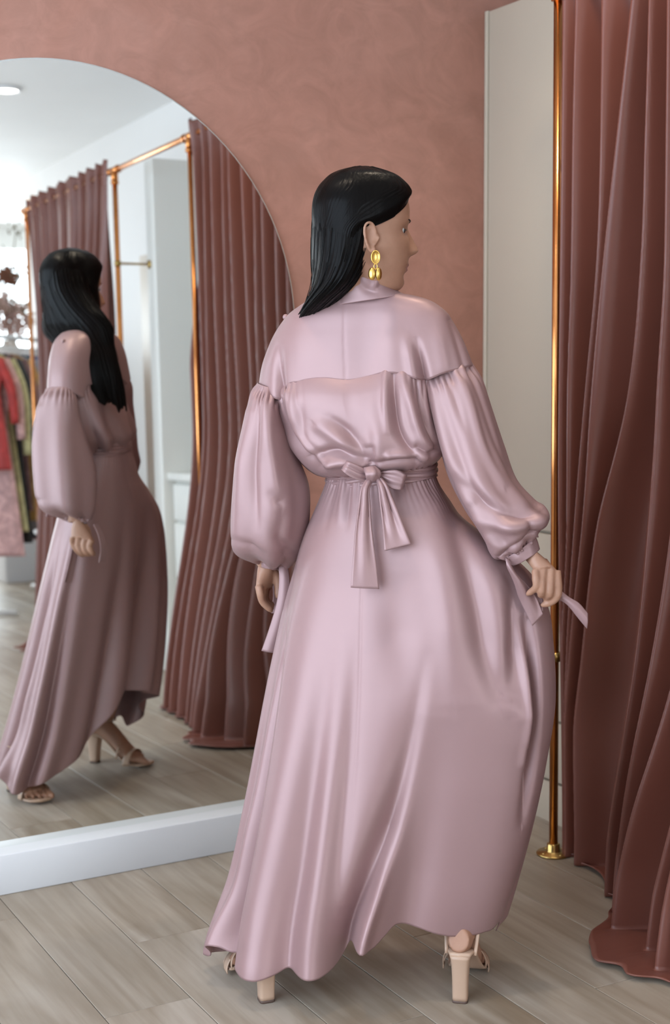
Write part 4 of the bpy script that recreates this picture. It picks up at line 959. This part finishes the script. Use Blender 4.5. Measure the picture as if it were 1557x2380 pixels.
def loop(pairs, dep, name, lab):
    """a flattened ribbon loop: front sheet and back sheet joined at the outer end"""
    n = 34; A = path([at(*a, KY-.012) for a, b in pairs], n); B = path([at(*b, KY-.012) for a, b in pairs], n); t = np.linspace(0, 1, n)
    d = dep*np.sin(np.clip(t*1.15, 0, 1)*math.pi*.5)**1.0*np.where(t > .86, np.sqrt(np.clip(1-((t-.86)/.14)**2, 0, 1)), 1)
    s = np.linspace(0, 1, 13); fr_ = A[:, None]*(1-s)[None, :, None]+B[:, None]*s[None, :, None]; bk_ = fr_.copy()
    wr = .0028*np.sin(s*13)[None, :]*(1-t[:, None]*.6)
    fr_[..., 1] -= d[:, None]+wr; bk_[..., 1] += d[:, None]*.25
    return cloth(np.concatenate([fr_, bk_[::-1][1:]]), name, False, .002, dress, label=lab)
loop([((862, 1098), (860, 1112)), ((845, 1088), (840, 1116)), ((822, 1076), (812, 1106)), ((806, 1071), (794, 1092))], .016, 'bow_loop', 'left loop of the bow')
loop([((872, 1098), (870, 1110)), ((890, 1094), (884, 1114)), ((918, 1090), (908, 1132)), ((946, 1104), (936, 1137))], .018, 'bow_loop', 'right loop of the bow')
kn = MB(); G = []
for q in np.linspace(0, 1, 26):
    cpt = at(856+20*q*.6+4*math.sin(q*3), 1084+34*q, KY-.020-.012*math.sin(q*math.pi)); rr = .0105+.004*math.sin(q*math.pi)
    G.append([cpt+np.array([rr*1.05*math.cos(a), rr*.85*math.sin(a), rr*.25*math.cos(a)])*(1+.10*math.sin(a*5+q*4)) for a in np.arange(28)*2*math.pi/28])
kn.grid(np.array(G), True, True); tag(kn.build('bow_knot', M['satin'], dress), 'tight knot of the bow')
# cuff ties
c_, w_ = pxw([((1174, 1296), (1182, 1300)), ((1178, 1316), (1196, 1326)), ((1192, 1352), (1222, 1350)), ((1212, 1400), (1248, 1392)), ((1237, 1455), (1262, 1427))], [2.865, 2.858, 2.862, 2.872, 2.872])
ribbon(c_, w_, 'cuff_tie', .002, dress, lambda t, s: .006*np.cos(s*3+.5)*np.sin(t*3.1), 'satin tie hanging from her right cuff')
c_, w_ = pxw([((1236, 1330), (1248, 1346)), ((1262, 1350), (1258, 1378)), ((1302, 1374), (1294, 1390)), ((1338, 1394), (1328, 1420)), ((1367, 1426), (1364, 1462))], [2.900, 2.885, 2.872, 2.862, 2.858])
ribbon(c_, w_, 'cuff_tie', .002, dress, lambda t, s: .004*np.cos(s*2), 'satin tie held between her fingers')
c_, w_ = pxw([((1232, 1372), (1256, 1376)), ((1236, 1400), (1262, 1398)), ((1248, 1428), (1262, 1420))], [2.89, 2.885, 2.88])
ribbon(c_, w_, 'cuff_tie', .002, dress, None, 'satin tie tucked under her fingers')
c_, w_ = pxw([((648, 1312), (668, 1312)), ((648, 1350), (674, 1350)), ((642, 1400), (672, 1400)), ((628, 1450), (660, 1455)), ((608, 1513), (640, 1518))], [3.15, 3.14, 3.13, 3.125, 3.12])
ribbon(c_, w_, 'cuff_tie', .002, dress, lambda t, s: .003*np.cos(s*2), 'satin tie hanging from her left cuff')
c_, w_ = pxw([((628, 1312), (648, 1312)), ((632, 1345), (656, 1345)), ((634, 1385), (660, 1387)), ((630, 1425), (658, 1428))], [3.235, 3.25, 3.255, 3.25])
ribbon(c_, w_, 'cuff_tie', .002, dress, None, 'satin tie behind her left hand')
# rouleau button on the far shoulder
MB().ball(at(664, 737, 3.108), (.0065, .0065, .0065), 14, 10).build('button', M['satin'], dress)
FIG = False

# ------------------------------------------------------------------ the shop seen only in the mirror
m = M['rack'] = mat('white_rail_metal', (.75, .75, .74), .3, .2)
RA, RB, RZ = np.array([.42, 5.15]), np.array([1.24, 6.05]), 1.745
rd_ = (RB-RA)/np.linalg.norm(RB-RA); rn_ = np.array([rd_[1], -rd_[0]])
def R3(a, b, z): p_ = RA+rd_*a+rn_*b; return W(p_[0], p_[1], z)      # a along the rail, b across it
RL = np.linalg.norm(RB-RA)
rk = thing('clothes_rack', 'white metal clothes rack at the far left of the mirror', 'rack', R3(RL/2, 0, 0))
MB().tube([R3(-.06, 0, RZ), R3(RL, 0, RZ)], .014, 14).build('rail', M['rack'], rk)
for a_ in (-.06, RL):
    MB().tube([R3(a_, 0, .03), R3(a_, 0, RZ)], .014, 14).build('post', M['rack'], rk)
    MB().tube([R3(a_, -.25, .02), R3(a_, .25, .02)], .016, 14).build('foot', M['rack'], rk)
GAR = [('red', (.42, .035, .03), 'short bright red dress'), ('blush', (.62, .36, .34), 'long pale pink dress'), ('lemon', (.52, .47, .24), 'lemon printed dress'), ('black', (.02, .02, .022), 'long black dress'), ('plum', (.20, .10, .10), 'plum dress'), ('mustard', (.45, .25, .06), 'mustard dress'), ('grey', (.30, .31, .36), 'grey lilac print dress'),
       ('teal', (.03, .09, .10), 'dark teal dress'), ('cobalt', (.12, .14, .38), 'blue floral dress'), ('brown', (.11, .075, .045), 'brown print dress'), ('navy', (.02, .03, .055), 'long navy dress'), ('rose', (.42, .20, .20), 'dusty rose dress'), ('cream', (.62, .58, .48), 'cream dress'), ('coral', (.55, .14, .09), 'coral dress'), ('olive', (.25, .26, .12), 'olive floral dress')]
for k, (cn, col, lab) in enumerate(GAR):
    u = .03+k*.0815; g = thing('hanging_dress', lab+' on the rack in the mirror', 'dress', R3(u, 0, .5), 'dresses hanging on the rack')
    mt = mat(cn+'_fabric', col, .6)
    nz, _ = noise(mt, 14+k, 3, dist=1.0); rp = ramp(mt, nz.outputs['Fac'], [(.40, tuple(c*.75 for c in col)), (.56, col), (.70, tuple(min(1, c*1.25+.05*(k % 3 == 1)+.16*(k in (5, 7, 9, 10))) for c in col))]); nodes(mt)[1].new(rp.outputs[0], nodes(mt)[2].inputs['Base Color'])
    top = RZ-.10; bot = [.90, .35, .5, .42, .62, .55, .48, .6, .75, .5, .4, .38, .52, .46, .7][k]
    zz = np.linspace(0, 1, 40); th = np.arange(64)*2*math.pi/64
    wv = np.interp(zz, [0, .06, .14, .35, 1], [.05, .17, .19, .15, .21+.03*math.sin(k)]); wu = np.interp(zz, [0, .06, .35, 1], [.012, .024, .026, .033])
    fold = 1+.22*np.sin(th*9+k)[None, :]*zz[:, None]
    G = np.array([[R3(u+wu[i]*math.cos(t)*fold[i, j]+.012*math.sin(k*2.3)*zz[i], wv[i]*math.sin(t), top-(top-bot)*zz[i]) for j, t in enumerate(th)] for i in range(40)])
    MB().grid(G, True, True).build('garment', mt, g)
    for s_ in (-1, 1):
        MB().tube(path([R3(u, s_*.15, top-.06), R3(u+.012, s_*.22, top-.24), R3(u+.01, s_*.24, top-.46-.1*(k % 3))], 12), np.linspace(.034, .026, 12), 12).build('sleeve', mt, g)
    hg = path([R3(u, -.19, RZ-.125), R3(u, -.06, RZ-.075), R3(u, 0, RZ-.06), R3(u, .06, RZ-.075), R3(u, .19, RZ-.125)], 18); MB().tube(hg, .005, 8).build('hanger_bar', M['rack'], g)
    hk = [R3(u, 0, RZ-.06), R3(u, 0, RZ-.02), R3(u, .020, RZ), R3(u, .012, RZ+.017), R3(u, -.012, RZ+.018)]; MB().tube(path(hk, 14), .0028, 8).build('hanger_hook', M['rack'], g)
# dried flower arrangement standing on a tall pedestal behind the rack
ped = thing('pedestal', 'tall white pedestal behind the clothes rack', 'pedestal', W(1.14, 6.8, 0))
boxo('column', M['plinth'], ped, 1.0, 1.28, 6.66, 6.94, 0, 1.50, b=.006)
boxo('cap', M['plinth'], ped, .985, 1.295, 6.645, 6.955, 1.50, 1.54, b=.006)
fl = thing('dried_flower_arrangement', 'dried flowers with blush pampas plumes and a rust hydrangea in a vase', 'flowers', W(1.14, 6.8, 1.54))
M['vase'] = mat('stoneware', (.60, .52, .44), .6); nz, _ = noise(M['vase'], 20); bump(M['vase'], nz.outputs['Fac'], .2)
MB().lathe(W(1.14, 6.8, 1.54), [(0, 0), (.07, 0), (.10, .06), (.105, .12), (.07, .20), (.05, .24), (.058, .26), (.045, .258), (.0, .20)], 28).build('vase', M['vase'], fl)
M['pampas'] = mat('blush_pampas', (.62, .42, .36), .9); M['rust'] = mat('rust_hydrangea', (.24, .10, .06), .9); M['stem'] = mat('dry_stem', (.20, .17, .10), .8)
def tuft(cu, cv, cz, R, n, mt, nm, sz, el=1.0):
    mb = MB()
    for i in range(n):
        d = rng.normal(size=3); d /= np.linalg.norm(d); c = W(cu, cv, cz)+d*np.array([R, R, R*el])*rng.uniform(.35, 1)
        q = rng.normal(size=3); q /= np.linalg.norm(q)
        mb.ball(c, np.array([sz, sz*.7, sz*.45])*rng.uniform(.7, 1.3), 7, 5)
    ob = mb.build(nm, mt, fl); ob['kind'] = 'stuff'
tuft(1.09, 6.77, 2.0, .13, 420, M['pampas'], 'pampas_plume', .016, 1.3); tuft(1.19, 6.72, 1.95, .12, 380, M['pampas'], 'pampas_plume', .016, 1.2)
tuft(1.13, 6.75, 2.27, .085, 320, M['rust'], 'hydrangea_head', .015)
for i in range(16):
    a = rng.uniform(0, 6.28); e_ = W(1.14+.20*math.cos(a)*rng.uniform(.4, 1), 6.8+.15*math.sin(a), rng.uniform(1.95, 2.6))
    MB().tube(path([W(1.14, 6.8, 1.7), (W(1.14, 6.8, 2.1)+e_)/2, e_], 10), .004, 6).build('stem', M['stem'], fl)
    if i % 2:
        tw = MB()
        for q in range(14): tw.ball(e_+rng.normal(size=3)*.035, (.010, .006, .012), 6, 4)
        o = tw.build('leaf_spray', M['stem'], fl); o['kind'] = 'stuff'
# little side table behind her
st = thing('side_table', 'small round side table with a white top behind the skirt in the mirror', 'side table', W(.60, 4.22, 0))
MB().lathe(W(.60, 4.22, .555), [(0, 0), (.12, 0), (.125, .006), (.125, .018), (.12, .024), (0, .024)], 36).build('table_top', M['plinth'], st)
M['pinkleg'] = mat('blush_painted_wood', (.62, .36, .31), .5)
MB().lathe(W(.60, 4.22, 0), [(0, 0), (.09, 0), (.09, .02), (.075, .03), (.07, .30), (.075, .555), (0, .555)], 32).build('pedestal_base', M['pinkleg'], st)
